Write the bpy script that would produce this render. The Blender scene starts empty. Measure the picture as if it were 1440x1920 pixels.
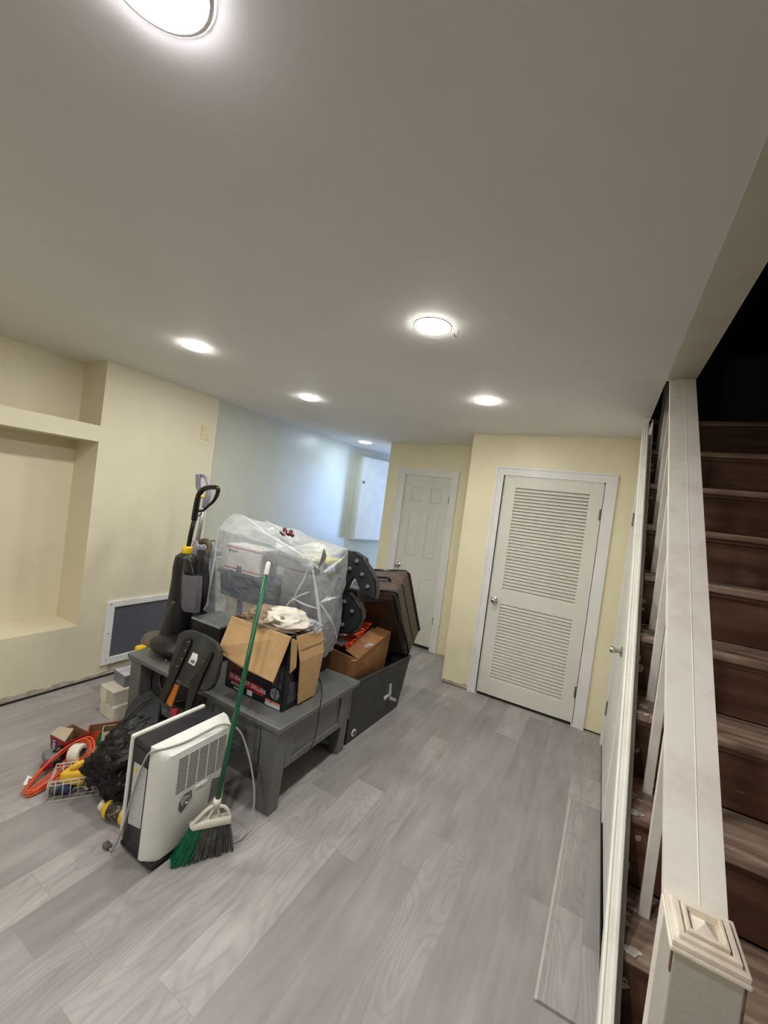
import bpy, bmesh, math, random
from mathutils import Vector as V, Matrix, noise
random.seed(7)
R = math.radians
S = bpy.context.scene
COL = S.collection

# ------------------------------------------------------------------ camera
HC = 1.628
CR = V((0.86984, 0.47641, 0.12807)); CD = V((0.12206, 0.04371, -0.99156)); CF = V((-0.47799, 0.87813, -0.02013))
FP = 760.0
cd = bpy.data.cameras.new('camera'); cam = bpy.data.objects.new('camera', cd); COL.objects.link(cam)
cd.sensor_fit = 'VERTICAL'; cd.sensor_height = 36; cd.sensor_width = 27; cd.lens = 36*FP/1920
cd.clip_start = .02
f_ = CF.normalized(); r_ = (CR - f_*CR.dot(f_)).normalized(); u_ = r_.cross(f_)
m = Matrix((r_, u_, -f_)).transposed().to_4x4(); m.translation = V((0, 0, HC))
cam.matrix_world = m
S.camera = cam
EYE = V((0, 0, HC))
def ray(p):
    return f_ + r_*((p[0]-720)/FP) - u_*((p[1]-960)/FP)
def ay(px, py, y): d = ray((px, py)); return EYE + d*(y/d.y)      # measured point at depth y
def ax(px, py, x): d = ray((px, py)); return EYE + d*(x/d.x)
def az(px, py, z): d = ray((px, py)); return EYE + d*((z-HC)/d.z)
def ap(px, py, o, n): d = ray((px, py)); return EYE + d*((V(o)-EYE).dot(V(n))/d.dot(V(n)))

# ------------------------------------------------------------------ materials
def nt(name):
    m = bpy.data.materials.new(name); m.use_nodes = True
    t = m.node_tree; t.nodes.clear()
    o = t.nodes.new('ShaderNodeOutputMaterial'); b = t.nodes.new('ShaderNodeBsdfPrincipled')
    t.links.new(b.outputs[0], o.inputs[0]); return m, t, b, o
def N(t, k, **kw):
    n = t.nodes.new(k)
    for a, v in kw.items():
        if hasattr(n, a): setattr(n, a, v)
        else: n.inputs[a].default_value = v
    return n
def L(t, a, b): t.links.new(a, b)
def mathn(t, op, a, b=None, c=None):
    n = t.nodes.new('ShaderNodeMath'); n.operation = op
    for i, x in enumerate((a, b, c)):
        if x is None: continue
        if isinstance(x, (int, float)): n.inputs[i].default_value = x
        else: L(t, x, n.inputs[i])
    return n.outputs[0]
def ramp(t, fac, stops):
    n = t.nodes.new('ShaderNodeValToRGB'); e = n.color_ramp.elements
    while len(e) < len(stops): e.new(.5)
    for el, (p, c) in zip(e, stops):
        el.position = p; el.color = (*c, 1) if len(c) == 3 else c
    L(t, fac, n.inputs[0]); return n.outputs[0]
def mat(name, col, rough=.5, metal=0, var=.06, scale=8, bump=0, bscale=60, col2=None, lo=.4, hi=.6, spec=.5, stretch=(1, 1, 1), emit=None):
    m, t, b, o = nt(name)
    tc = N(t, 'ShaderNodeTexCoord'); mp = N(t, 'ShaderNodeMapping'); mp.inputs['Scale'].default_value = stretch
    L(t, tc.outputs['Object'], mp.inputs[0])
    ns = N(t, 'ShaderNodeTexNoise'); ns.inputs['Scale'].default_value = scale; ns.inputs['Detail'].default_value = 6
    L(t, mp.outputs[0], ns.inputs['Vector'])
    c2 = col2 or tuple(max(0, c*(1-var*2)) for c in col)
    L(t, ramp(t, ns.outputs[0], [(lo, c2), (hi, col)]), b.inputs['Base Color'])
    b.inputs['Roughness'].default_value = rough; b.inputs['Metallic'].default_value = metal
    b.inputs['Specular IOR Level'].default_value = spec
    if bump:
        n2 = N(t, 'ShaderNodeTexNoise'); n2.inputs['Scale'].default_value = bscale; n2.inputs['Detail'].default_value = 4
        L(t, mp.outputs[0], n2.inputs['Vector'])
        bp = N(t, 'ShaderNodeBump'); bp.inputs['Strength'].default_value = bump; bp.inputs['Distance'].default_value = .01
        L(t, n2.outputs[0], bp.inputs['Height']); L(t, bp.outputs[0], b.inputs['Normal'])
    if emit:
        b.inputs['Emission Color'].default_value = (*emit[0], 1); b.inputs['Emission Strength'].default_value = emit[1]
    return m
def srgb(r, g, b):
    f = lambda c: (c/255/12.92) if c/255 <= .04045 else ((c/255+.055)/1.055)**2.4
    return (f(r), f(g), f(b))

M = {}
M['wall'] = mat('cream wall paint', srgb(222, 214, 188), .42, var=.02, scale=3, bump=.12, bscale=90)
M['wall_y'] = mat('yellow cream wall paint', srgb(236, 227, 194), .38, var=.02, scale=3, bump=.1, bscale=90)
M['ceil'] = mat('ceiling paint', srgb(226, 223, 221), .7, var=.015, scale=2, bump=.025, bscale=120)
M['soffit'] = mat('soffit paint', srgb(200, 196, 178), .6, var=.03, scale=4, bump=.1, bscale=60)
M['gap'] = mat('dark gap', srgb(34, 28, 26), .8)  # flat dark colour stands for the shade in open gaps
M['plaster'] = mat('bare plaster', srgb(188, 178, 160), .8, var=.15, scale=14, bump=.4, bscale=50)
M['trim'] = mat('white trim paint', srgb(230, 229, 226), .35, var=.03, scale=5, bump=.15, bscale=40)
M['door'] = mat('white door paint', srgb(220, 218, 208), .38, var=.02, scale=4, bump=.1, bscale=60)
M['chrome'] = mat('brushed chrome', srgb(190, 188, 185), .22, 1, var=.05)
M['hinge'] = mat('painted hinge', srgb(130, 126, 118), .4, .7, var=.2, scale=60)
M['dark'] = mat('stairwell shade colour', srgb(58, 52, 50), .9, var=.1)  # darkness of the unlit stairwell put into the wall colour
M['grill'] = None

# plank floor
def floor_mat():
    m, t, b, o = nt('grey oak laminate planks')
    tc = N(t, 'ShaderNodeTexCoord'); sx = N(t, 'ShaderNodeSeparateXYZ'); L(t, tc.outputs['Object'], sx.inputs[0])
    X, Y = sx.outputs[0], sx.outputs[1]
    W, LN = .182, 1.22
    xr = mathn(t, 'DIVIDE', mathn(t, 'ADD', X, 10.885+.004), W)
    row = mathn(t, 'FLOOR', xr); fx = mathn(t, 'FRACT', xr)
    wn = N(t, 'ShaderNodeTexWhiteNoise', noise_dimensions='1D'); L(t, row, wn.inputs['W'])
    yr = mathn(t, 'ADD', mathn(t, 'DIVIDE', Y, LN), mathn(t, 'MULTIPLY', wn.outputs[0], 3.7))
    idn = mathn(t, 'FLOOR', yr); fy = mathn(t, 'FRACT', yr)
    cb = N(t, 'ShaderNodeCombineXYZ'); L(t, row, cb.inputs[0]); L(t, idn, cb.inputs[1])
    w2 = N(t, 'ShaderNodeTexWhiteNoise', noise_dimensions='2D'); L(t, cb.outputs[0], w2.inputs['Vector'])
    rnd = w2.outputs['Value']
    # grain coordinates shifted per plank
    gc = N(t, 'ShaderNodeCombineXYZ')
    L(t, mathn(t, 'ADD', X, mathn(t, 'MULTIPLY', rnd, 17.3)), gc.inputs[0]); L(t, mathn(t, 'MULTIPLY', Y, .11), gc.inputs[1]); L(t, mathn(t, 'MULTIPLY', rnd, 9), gc.inputs[2])
    n1 = N(t, 'ShaderNodeTexNoise'); n1.inputs['Scale'].default_value = 26; n1.inputs['Detail'].default_value = 6; n1.inputs['Roughness'].default_value = .65
    L(t, gc.outputs[0], n1.inputs['Vector'])
    # broad tone streaks
    gc3 = N(t, 'ShaderNodeCombineXYZ')
    L(t, mathn(t, 'ADD', X, mathn(t, 'MULTIPLY', rnd, 31)), gc3.inputs[0]); L(t, mathn(t, 'MULTIPLY', Y, .3), gc3.inputs[1])
    n3 = N(t, 'ShaderNodeTexNoise'); n3.inputs['Scale'].default_value = 7; n3.inputs['Detail'].default_value = 3
    L(t, gc3.outputs[0], n3.inputs['Vector'])
    # cathedral grain: rings of a stretched noise
    gc2 = N(t, 'ShaderNodeCombineXYZ')
    L(t, mathn(t, 'ADD', X, mathn(t, 'MULTIPLY', rnd, 5.1)), gc2.inputs[0]); L(t, mathn(t, 'MULTIPLY', Y, .22), gc2.inputs[1]); L(t, mathn(t, 'MULTIPLY', rnd, 3), gc2.inputs[2])
    n2 = N(t, 'ShaderNodeTexNoise'); n2.inputs['Scale'].default_value = 5.5; n2.inputs['Detail'].default_value = 1.5
    L(t, gc2.outputs[0], n2.inputs['Vector'])
    ring = mathn(t, 'SINE', mathn(t, 'MULTIPLY', n2.outputs[0], 150))
    ring = mathn(t, 'MULTIPLY', mathn(t, 'MAXIMUM', ring, 0), mathn(t, 'GREATER_THAN', rnd, .45))
    v = mathn(t, 'ADD', mathn(t, 'MULTIPLY', rnd, .32), mathn(t, 'MULTIPLY', n1.outputs[0], .42))
    v = mathn(t, 'ADD', v, mathn(t, 'MULTIPLY', n3.outputs[0], .62))
    v = mathn(t, 'SUBTRACT', v, mathn(t, 'MULTIPLY', ring, .09))
    col = ramp(t, mathn(t, 'SUBTRACT', v, .20), [(.12, srgb(124, 120, 119)), (.5, srgb(156, 151, 149)), (.88, srgb(186, 182, 178))])
    # seams
    e1 = mathn(t, 'LESS_THAN', mathn(t, 'MINIMUM', fx, mathn(t, 'SUBTRACT', 1, fx)), .007)
    e2 = mathn(t, 'LESS_THAN', mathn(t, 'MINIMUM', fy, mathn(t, 'SUBTRACT', 1, fy)), .0011)
    seam = mathn(t, 'MAXIMUM', e1, e2)
    mx = N(t, 'ShaderNodeMix', data_type='RGBA'); L(t, mathn(t, 'MULTIPLY', seam, .22), mx.inputs[0]); L(t, col, mx.inputs[6]); mx.inputs[7].default_value = (*srgb(104, 100, 98), 1)
    L(t, mx.outputs[2], b.inputs['Base Color'])
    b.inputs['Roughness'].default_value = .42; b.inputs['Specular IOR Level'].default_value = .35
    bp = N(t, 'ShaderNodeBump'); bp.inputs['Strength'].default_value = .12; bp.inputs['Distance'].default_value = .004
    L(t, n1.outputs[0], bp.inputs['Height']); L(t, bp.outputs[0], b.inputs['Normal'])
    return m
M['floor'] = floor_mat()

def wood_stair():
    m, t, b, o = nt('worn dark brown stair wood')
    tc = N(t, 'ShaderNodeTexCoord'); mp = N(t, 'ShaderNodeMapping'); mp.inputs['Scale'].default_value = (.5, 4, 4); L(t, tc.outputs['Object'], mp.inputs[0])
    n1 = N(t, 'ShaderNodeTexNoise'); n1.inputs['Scale'].default_value = 4; n1.inputs['Detail'].default_value = 7; L(t, mp.outputs[0], n1.inputs['Vector'])
    c1 = ramp(t, n1.outputs[0], [(.25, srgb(66, 44, 34)), (.5, srgb(104, 72, 56)), (.78, srgb(138, 106, 88))])
    n2 = N(t, 'ShaderNodeTexNoise'); n2.inputs['Scale'].default_value = 5; n2.inputs['Detail'].default_value = 8; n2.inputs['Roughness'].default_value = .7; L(t, tc.outputs['Object'], n2.inputs['Vector'])
    k = ramp(t, n2.outputs[0], [(.55, (0, 0, 0)), (.75, (.55, .55, .55))])
    mx = N(t, 'ShaderNodeMix', data_type='RGBA'); L(t, k, mx.inputs[0]); L(t, c1, mx.inputs[6]); mx.inputs[7].default_value = (*srgb(128, 112, 102), 1)
    # pale paint splashes
    n3 = N(t, 'ShaderNodeTexNoise'); n3.inputs['Scale'].default_value = 17; n3.inputs['Detail'].default_value = 3; L(t, mp.outputs[0], n3.inputs['Vector'])
    k3 = ramp(t, n3.outputs[0], [(.76, (0, 0, 0)), (.78, (1, 1, 1))])
    m2 = N(t, 'ShaderNodeMix', data_type='RGBA'); L(t, k3, m2.inputs[0]); L(t, mx.outputs[2], m2.inputs[6]); m2.inputs[7].default_value = (*srgb(190, 180, 165), 1)
    L(t, m2.outputs[2], b.inputs['Base Color'])
    b.inputs['Roughness'].default_value = .42
    bp = N(t, 'ShaderNodeBump'); bp.inputs['Strength'].default_value = .3; bp.inputs['Distance'].default_value = .004; L(t, n2.outputs[0], bp.inputs['Height']); L(t, bp.outputs[0], b.inputs['Normal'])
    return m
M['stair'] = wood_stair()
def tread_wood():
    m, t, b, o = nt('worn grey brown tread wood')
    tc = N(t, 'ShaderNodeTexCoord'); mp = N(t, 'ShaderNodeMapping'); mp.inputs['Scale'].default_value = (.6, 5, 5); L(t, tc.outputs['Object'], mp.inputs[0])
    n1 = N(t, 'ShaderNodeTexNoise'); n1.inputs['Scale'].default_value = 5; n1.inputs['Detail'].default_value = 8; L(t, mp.outputs[0], n1.inputs['Vector'])
    c1 = ramp(t, n1.outputs[0], [(.3, srgb(116, 90, 74)), (.5, srgb(158, 134, 116)), (.72, srgb(196, 174, 156))])
    L(t, c1, b.inputs['Base Color']); b.inputs['Roughness'].default_value = .45
    bp = N(t, 'ShaderNodeBump'); bp.inputs['Strength'].default_value = .3; bp.inputs['Distance'].default_value = .004; L(t, n1.outputs[0], bp.inputs['Height']); L(t, bp.outputs[0], b.inputs['Normal'])
    return m
M['tread'] = tread_wood()
def worn(name, base, dirt, spot, thr=.66):
    m, t, b, o = nt(name)
    tc = N(t, 'ShaderNodeTexCoord')
    n1 = N(t, 'ShaderNodeTexNoise'); n1.inputs['Scale'].default_value = 7; n1.inputs['Detail'].default_value = 8; n1.inputs['Roughness'].default_value = .65; L(t, tc.outputs['Object'], n1.inputs['Vector'])
    c1 = ramp(t, n1.outputs[0], [(.35, dirt), (.55, base)])
    n2 = N(t, 'ShaderNodeTexNoise'); n2.inputs['Scale'].default_value = 22; n2.inputs['Detail'].default_value = 4; L(t, tc.outputs['Object'], n2.inputs['Vector'])
    k = ramp(t, n2.outputs[0], [(thr, (0, 0, 0)), (thr+.03, (1, 1, 1))])
    mx = N(t, 'ShaderNodeMix', data_type='RGBA'); L(t, k, mx.inputs[0]); L(t, c1, mx.inputs[6]); mx.inputs[7].default_value = (*spot, 1)
    L(t, mx.outputs[2], b.inputs['Base Color']); b.inputs['Roughness'].default_value = .4
    bp = N(t, 'ShaderNodeBump'); bp.inputs['Strength'].default_value = .25; bp.inputs['Distance'].default_value = .004; L(t, n1.outputs[0], bp.inputs['Height']); L(t, bp.outputs[0], b.inputs['Normal'])
    return m
M['rail'] = worn('scuffed off-white rail paint', srgb(236, 230, 220), srgb(222, 213, 202), srgb(200, 188, 172), .76)
M['strg'] = worn('chipped white stringer paint', srgb(234, 232, 224), srgb(224, 221, 211), srgb(160, 145, 125), .77)
M['strg'].node_tree.nodes['Bump'].inputs['Strength'].default_value = .04
M['newel'] = mat('grey newel paint', srgb(178, 174, 162), .5, var=.02, scale=6, bump=.1, bscale=90)
M['newelcap'] = worn('chipped cream cap paint', srgb(232, 222, 205), srgb(205, 190, 172), srgb(150, 130, 110), .74)
M['chip'] = mat('peeling white paint chips', srgb(214, 208, 196), .6, var=.1, scale=30)

M['tgrey'] = mat('charcoal grey table paint', srgb(103, 104, 102), .42, var=.08, scale=6, bump=.15, bscale=30, lo=.3, hi=.6)
M['black'] = mat('matte black plastic', srgb(19, 19, 21), .45, var=.15)
M['blackg'] = mat('glossy black plastic', srgb(16, 16, 18), .22, var=.1)
M['tote'] = mat('dark grey tote plastic', srgb(52, 53, 54), .5, var=.12, scale=5)
M['dgrey'] = mat('dark grey plastic', srgb(66, 66, 68), .5, var=.15)
M['mgrey'] = mat('mid grey plastic', srgb(110, 110, 114), .4, var=.1)
M['card'] = mat('tan cardboard', srgb(186, 150, 104), .8, var=.05, scale=12, bump=.1, bscale=40)
M['card2'] = mat('brown cardboard', srgb(146, 102, 60), .75, var=.08, scale=10, bump=.15, bscale=40)
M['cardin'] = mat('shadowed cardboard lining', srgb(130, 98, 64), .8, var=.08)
M['navy'] = mat('printed navy carton', srgb(22, 22, 34), .35, var=.3, scale=10)
M['red'] = mat('printed red', srgb(150, 26, 36), .4, var=.12)
M['yellow'] = mat('yellow plastic', srgb(232, 200, 30), .4, var=.05)
M['yellow2'] = mat('amber yellow plastic', srgb(240, 190, 50), .45, var=.1)
M['orange'] = mat('orange vinyl', srgb(214, 84, 40), .4, var=.08)
M['white'] = mat('white plastic', srgb(232, 231, 226), .35, var=.03)
M['offw'] = mat('off-white plastic', srgb(222, 216, 200), .45, var=.05, scale=14)
M['acw'] = mat('white appliance plastic', srgb(222, 222, 214), .38, var=.04, scale=5)
M['green'] = mat('dark green plastic', srgb(14, 96, 62), .35, var=.1)
M['greenb'] = mat('green bristle', srgb(16, 120, 80), .5, var=.2, scale=30)
M['darkb'] = mat('dark bristle', srgb(92, 92, 86), .6, var=.3, scale=30)
M['purple'] = mat('grey purple plastic', srgb(142, 134, 148), .35, var=.1)
M['silver'] = mat('aluminium tube', srgb(176, 180, 182), .35, .6, var=.05)
M['hose'] = mat('brown grey hose', srgb(112, 98, 78), .5, var=.15, scale=30)
M['cord'] = mat('grey cord', srgb(168, 166, 160), .5, var=.05)
M['blue'] = mat('slate blue plastic', srgb(70, 82, 108), .45, var=.08)
M['ltgrey'] = mat('pale grey plastic', srgb(196, 200, 206), .4, var=.05)
M['cloth'] = mat('crumpled cream cloth', srgb(222, 214, 200), .85, var=.12, scale=14, bump=.25, bscale=22)
M['cloth2'] = mat('brown paper bag', srgb(142, 122, 98), .85, var=.15, scale=12, bump=.5, bscale=30)
M['dkred'] = mat('dark red beads', srgb(110, 22, 28), .4, var=.3, scale=40)
M['brown'] = mat('brown vinyl', srgb(40, 31, 21), .4, var=.2)  # brown, darkened further for the shadow on the suitcase front
M['orangew'] = mat('orange brown plastic', srgb(188, 108, 36), .5, var=.15)
M['bag'] = mat('black bin liner', srgb(10, 10, 13), .38, var=.2, bump=1, bscale=26, spec=.35)
M['bag2'] = mat('black nylon fabric', srgb(34, 34, 36), .7, var=.2, bump=.3, bscale=90)
M['fabric_grey'] = mat('taupe plastic shell', srgb(112, 100, 88), .5, var=.1)
M['paper'] = mat('white paper', srgb(226, 224, 222), .7, var=.05)
M['pink'] = mat('pink red print', srgb(206, 84, 92), .5, var=.1)
M['slotd'] = mat('dark slot', srgb(28, 26, 28), .7, var=.2)
M['beige'] = mat('beige carton', srgb(186, 172, 148), .7, var=.06)
M['tagtxt'] = mat('grey print', srgb(120, 120, 120), .6, var=.2)

def stripes(name, c1, c2, scale, axis='Z', fine=True):
    m, t, b, o = nt(name)
    tc = N(t, 'ShaderNodeTexCoord'); sx = N(t, 'ShaderNodeSeparateXYZ'); L(t, tc.outputs['Object'], sx.inputs[0])
    v = {'X': 0, 'Y': 1, 'Z': 2}[axis]
    a = mathn(t, 'FRACT', mathn(t, 'MULTIPLY', sx.outputs[v], scale))
    nz = N(t, 'ShaderNodeTexNoise'); nz.inputs['Scale'].default_value = 60; L(t, tc.outputs['Object'], nz.inputs['Vector'])
    g = mathn(t, 'MULTIPLY', mathn(t, 'GREATER_THAN', a, .45), mathn(t, 'ADD', nz.outputs[0], .2))
    mx = N(t, 'ShaderNodeMix', data_type='RGBA'); L(t, g, mx.inputs[0]); mx.inputs[6].default_value = (*c1, 1); mx.inputs[7].default_value = (*c2, 1)
    L(t, mx.outputs[2], b.inputs['Base Color']); b.inputs['Roughness'].default_value = .5
    return m
M['label'] = stripes('fine print label', srgb(206, 206, 204), srgb(150, 150, 150), 110)
M['pages'] = stripes('stacked white sleeves', srgb(226, 220, 206), srgb(178, 168, 148), 120, 'Y')

def perforated():
    m, t, b, o = nt('perforated dark metal')
    tc = N(t, 'ShaderNodeTexCoord'); mp = N(t, 'ShaderNodeMapping'); mp.inputs['Rotation'].default_value = (R(45), 0, 0); L(t, tc.outputs['Object'], mp.inputs[0])
    sx = N(t, 'ShaderNodeSeparateXYZ'); L(t, mp.outputs[0], sx.inputs[0])
    def cell(o_): return mathn(t, 'ABSOLUTE', mathn(t, 'SUBTRACT', mathn(t, 'FRACT', mathn(t, 'MULTIPLY', o_, 62)), .5))
    d = mathn(t, 'ADD', mathn(t, 'POWER', cell(sx.outputs[1]), 2), mathn(t, 'POWER', cell(sx.outputs[2]), 2))
    k = mathn(t, 'LESS_THAN', d, .075)
    mx = N(t, 'ShaderNodeMix', data_type='RGBA'); L(t, k, mx.inputs[0]); mx.inputs[6].default_value = (*srgb(110, 112, 122), 1); mx.inputs[7].default_value = (*srgb(30, 30, 36), 1)
    L(t, mx.outputs[2], b.inputs['Base Color']); b.inputs['Roughness'].default_value = .5; b.inputs['Metallic'].default_value = .2
    return m
M['perf'] = perforated()
def weave():
    m, t, b, o = nt('brown woven tweed')
    tc = N(t, 'ShaderNodeTexCoord')
    v = N(t, 'ShaderNodeTexVoronoi'); v.inputs['Scale'].default_value = 75; L(t, tc.outputs['Object'], v.inputs['Vector'])
    c = ramp(t, v.outputs['Distance'], [(.1, srgb(24, 18, 14)), (.6, srgb(84, 68, 56))])
    L(t, c, b.inputs['Base Color']); b.inputs['Roughness'].default_value = .6
    bp = N(t, 'ShaderNodeBump'); bp.inputs['Strength'].default_value = .4; bp.inputs['Distance'].default_value = .003; L(t, v.outputs['Distance'], bp.inputs['Height']); L(t, bp.outputs[0], b.inputs['Normal'])
    return m
M['weave'] = weave()
def flame():
    m, t, b, o = nt('fiery red orange print')
    tc = N(t, 'ShaderNodeTexCoord')
    v = N(t, 'ShaderNodeTexNoise'); v.inputs['Scale'].default_value = 40; v.inputs['Detail'].default_value = 4; L(t, tc.outputs['Object'], v.inputs['Vector'])
    c = ramp(t, v.outputs[0], [(.38, srgb(40, 18, 22)), (.5, srgb(214, 40, 34)), (.58, srgb(232, 120, 40)), (.68, srgb(90, 50, 34))])
    L(t, c, b.inputs['Base Color']); b.inputs['Roughness'].default_value = .3
    return m
M['flame'] = flame()

def sheet_mat():
    m, t, b, o = nt('translucent plastic sheeting')
    tc = N(t, 'ShaderNodeTexCoord')
    n = N(t, 'ShaderNodeTexNoise'); n.inputs['Scale'].default_value = 3.2; n.inputs['Detail'].default_value = 4; n.inputs['Distortion'].default_value = 1.2; L(t, tc.outputs['Object'], n.inputs['Vector'])
    b.inputs['Base Color'].default_value = (*srgb(206, 208, 210), 1); b.inputs['Roughness'].default_value = .2
    b.inputs['Specular IOR Level'].default_value = .7
    tl = N(t, 'ShaderNodeBsdfTranslucent'); tl.inputs[0].default_value = (*srgb(225, 228, 232), 1)
    m1 = N(t, 'ShaderNodeMixShader'); m1.inputs[0].default_value = .35; L(t, b.outputs[0], m1.inputs[1]); L(t, tl.outputs[0], m1.inputs[2])
    tp = N(t, 'ShaderNodeBsdfTransparent'); tp.inputs[0].default_value = (.96, .97, .98, 1)
    fac = N(t, 'ShaderNodeMapRange'); L(t, n.outputs[0], fac.inputs[0]); fac.inputs[1].default_value = .3; fac.inputs[2].default_value = .7; fac.inputs[3].default_value = .12; fac.inputs[4].default_value = .34
    lw = N(t, 'ShaderNodeLayerWeight'); lw.inputs[0].default_value = .35
    sg = N(t, 'ShaderNodeNewGeometry'); sz = N(t, 'ShaderNodeSeparateXYZ'); L(t, sg.outputs['Normal'], sz.inputs[0])
    up = mathn(t, 'MULTIPLY', mathn(t, 'MAXIMUM', sz.outputs[2], 0), .35)
    nd = N(t, 'ShaderNodeTexNoise'); nd.inputs['Scale'].default_value = 3; L(t, tc.outputs['Object'], nd.inputs['Vector'])
    vm = N(t, 'ShaderNodeVectorMath', operation='ADD'); vs = N(t, 'ShaderNodeVectorMath', operation='SCALE'); L(t, nd.outputs[1], vs.inputs[0]); vs.inputs[3].default_value = .5
    L(t, tc.outputs['Object'], vm.inputs[0]); L(t, vs.outputs[0], vm.inputs[1])
    vo = N(t, 'ShaderNodeTexVoronoi', feature='DISTANCE_TO_EDGE'); vo.inputs['Scale'].default_value = 4.6; L(t, vm.outputs[0], vo.inputs['Vector'])
    vf = N(t, 'ShaderNodeTexVoronoi'); vf.inputs['Scale'].default_value = 4.6; L(t, vm.outputs[0], vf.inputs['Vector'])
    cr = N(t, 'ShaderNodeMapRange'); L(t, vo.outputs[0], cr.inputs[0]); cr.inputs[1].default_value = 0; cr.inputs[2].default_value = .06; cr.inputs[3].default_value = .05; cr.inputs[4].default_value = 0
    up = mathn(t, 'ADD', up, cr.outputs[0])
    f2 = mathn(t, 'MINIMUM', mathn(t, 'ADD', mathn(t, 'ADD', fac.outputs[0], mathn(t, 'MULTIPLY', lw.outputs[1], .35)), up), .9)
    mx = N(t, 'ShaderNodeMixShader'); L(t, f2, mx.inputs[0]); L(t, tp.outputs[0], mx.inputs[1]); L(t, m1.outputs[0], mx.inputs[2])
    L(t, mx.outputs[0], o.inputs[0])
    n2 = N(t, 'ShaderNodeTexNoise'); n2.inputs['Scale'].default_value = 9; n2.inputs['Detail'].default_value = 5; n2.inputs['Distortion'].default_value = 2; L(t, tc.outputs['Object'], n2.inputs['Vector'])
    bp = N(t, 'ShaderNodeBump'); bp.inputs['Strength'].default_value = .7; bp.inputs['Distance'].default_value = .03; L(t, mathn(t, 'ADD', n2.outputs[0], mathn(t, 'MULTIPLY', vf.outputs['Distance'], 1.4)), bp.inputs['Height']); L(t, bp.outputs[0], b.inputs['Normal'])
    return m
M['sheet'] = sheet_mat()
def clear(name, tint, a):
    m, t, b, o = nt(name)
    b.inputs['Base Color'].default_value = (*tint, 1); b.inputs['Roughness'].default_value = .15
    tp = N(t, 'ShaderNodeBsdfTransparent'); mx = N(t, 'ShaderNodeMixShader'); mx.inputs[0].default_value = a
    L(t, tp.outputs[0], mx.inputs[1]); L(t, b.outputs[0], mx.inputs[2]); L(t, mx.outputs[0], o.inputs[0]); return m
M['fold'] = clear('milky plastic crease', srgb(236, 238, 240), .42)
M['bin'] = clear('smoky purple clear plastic', srgb(122, 117, 128), .6)
M['bulb'] = clear('clear glass bulb', srgb(150, 150, 156), .35)

# ------------------------------------------------------------------ mesh helpers
def B(): return bmesh.new()
def box(bm, x0, x1, y0, y1, z0, z1, bev=0, seg=2):
    vs = [bm.verts.new(p) for p in ((x0, y0, z0), (x1, y0, z0), (x1, y1, z0), (x0, y1, z0), (x0, y0, z1), (x1, y0, z1), (x1, y1, z1), (x0, y1, z1))]
    return _hexa(bm, vs, bev, seg)
def _hexa(bm, vs, bev=0, seg=2):
    fs = [bm.faces.new([vs[i] for i in q]) for q in ((0, 3, 2, 1), (4, 5, 6, 7), (0, 1, 5, 4), (1, 2, 6, 5), (2, 3, 7, 6), (3, 0, 4, 7))]
    if bev:
        es = list({e for f in fs for e in f.edges})
        bmesh.ops.bevel(bm, geom=es, offset=bev, segments=seg, affect='EDGES', profile=.5)
    return bm
def hexa(bm, pts, bev=0, seg=2): return _hexa(bm, [bm.verts.new(p) for p in pts], bev, seg)
def obox(bm, o, u, v, w, bev=0, seg=2):     # corner + three edge vectors
    o, u, v, w = V(o), V(u), V(v), V(w)
    return hexa(bm, [o, o+u, o+u+v, o+v, o+w, o+u+w, o+u+v+w, o+v+w], bev, seg)
def cbox(bm, c, u, v, w, bev=0, seg=2):     # centre + half vectors
    c, u, v, w = V(c), V(u), V(v), V(w)
    return obox(bm, c-u-v-w, u*2, v*2, w*2, bev, seg)
def prism(bm, pts, d, bev=0):
    d = V(d); a = [bm.verts.new(p) for p in pts]; b = [bm.verts.new(V(p)+d) for p in pts]
    fs = [bm.faces.new(a), bm.faces.new(b[::-1])]
    n = len(a)
    for i in range(n): fs.append(bm.faces.new((a[i], b[i], b[(i+1) % n], a[(i+1) % n])))
    if bev:
        bmesh.ops.bevel(bm, geom=list({e for f in fs[:2] for e in f.edges}), offset=bev, segments=2, affect='EDGES', profile=.5)
    return bm
def frame_of(d):
    d = V(d).normalized(); a = V((0, 0, 1)) if abs(d.z) < .9 else V((1, 0, 0))
    u = d.cross(a).normalized(); return u, d.cross(u).normalized()
def tube(bm, pts, r, n=10, smooth=0, closed=False):
    pts = [V(p) for p in pts]
    if smooth: pts = catmull(pts, smooth, closed)
    rs = r if isinstance(r, (list, tuple)) else [r]*len(pts)
    if len(rs) != len(pts):
        k = len(rs)-1; rs = [rs[min(k, int(i/(len(pts)-1)*k))]*(1-(i/(len(pts)-1)*k) % 1)+rs[min(k, int(i/(len(pts)-1)*k)+1)]*((i/(len(pts)-1)*k) % 1) for i in range(len(pts))]
    rings = []; u = None
    for i, p in enumerate(pts):
        if closed: d = pts[(i+1) % len(pts)]-pts[i-1]
        else: d = pts[min(i+1, len(pts)-1)]-pts[max(i-1, 0)]
        d = d.normalized() if d.length > 1e-9 else V((0, 0, 1))
        if u is None: u, v = frame_of(d)
        else:
            u = (u - d*u.dot(d));  u = u.normalized() if u.length > 1e-6 else frame_of(d)[0]
            v = d.cross(u)
        rings.append([bm.verts.new(p + (u*math.cos(2*math.pi*k/n)+v*math.sin(2*math.pi*k/n))*rs[i]) for k in range(n)])
    m_ = len(rings)
    for i in range(m_ if closed else m_-1):
        a, b = rings[i], rings[(i+1) % m_]
        for k in range(n): bm.faces.new((a[k], a[(k+1) % n], b[(k+1) % n], b[k]))
    if not closed: bm.faces.new(rings[0][::-1]); bm.faces.new(rings[-1])
    return bm
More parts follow.
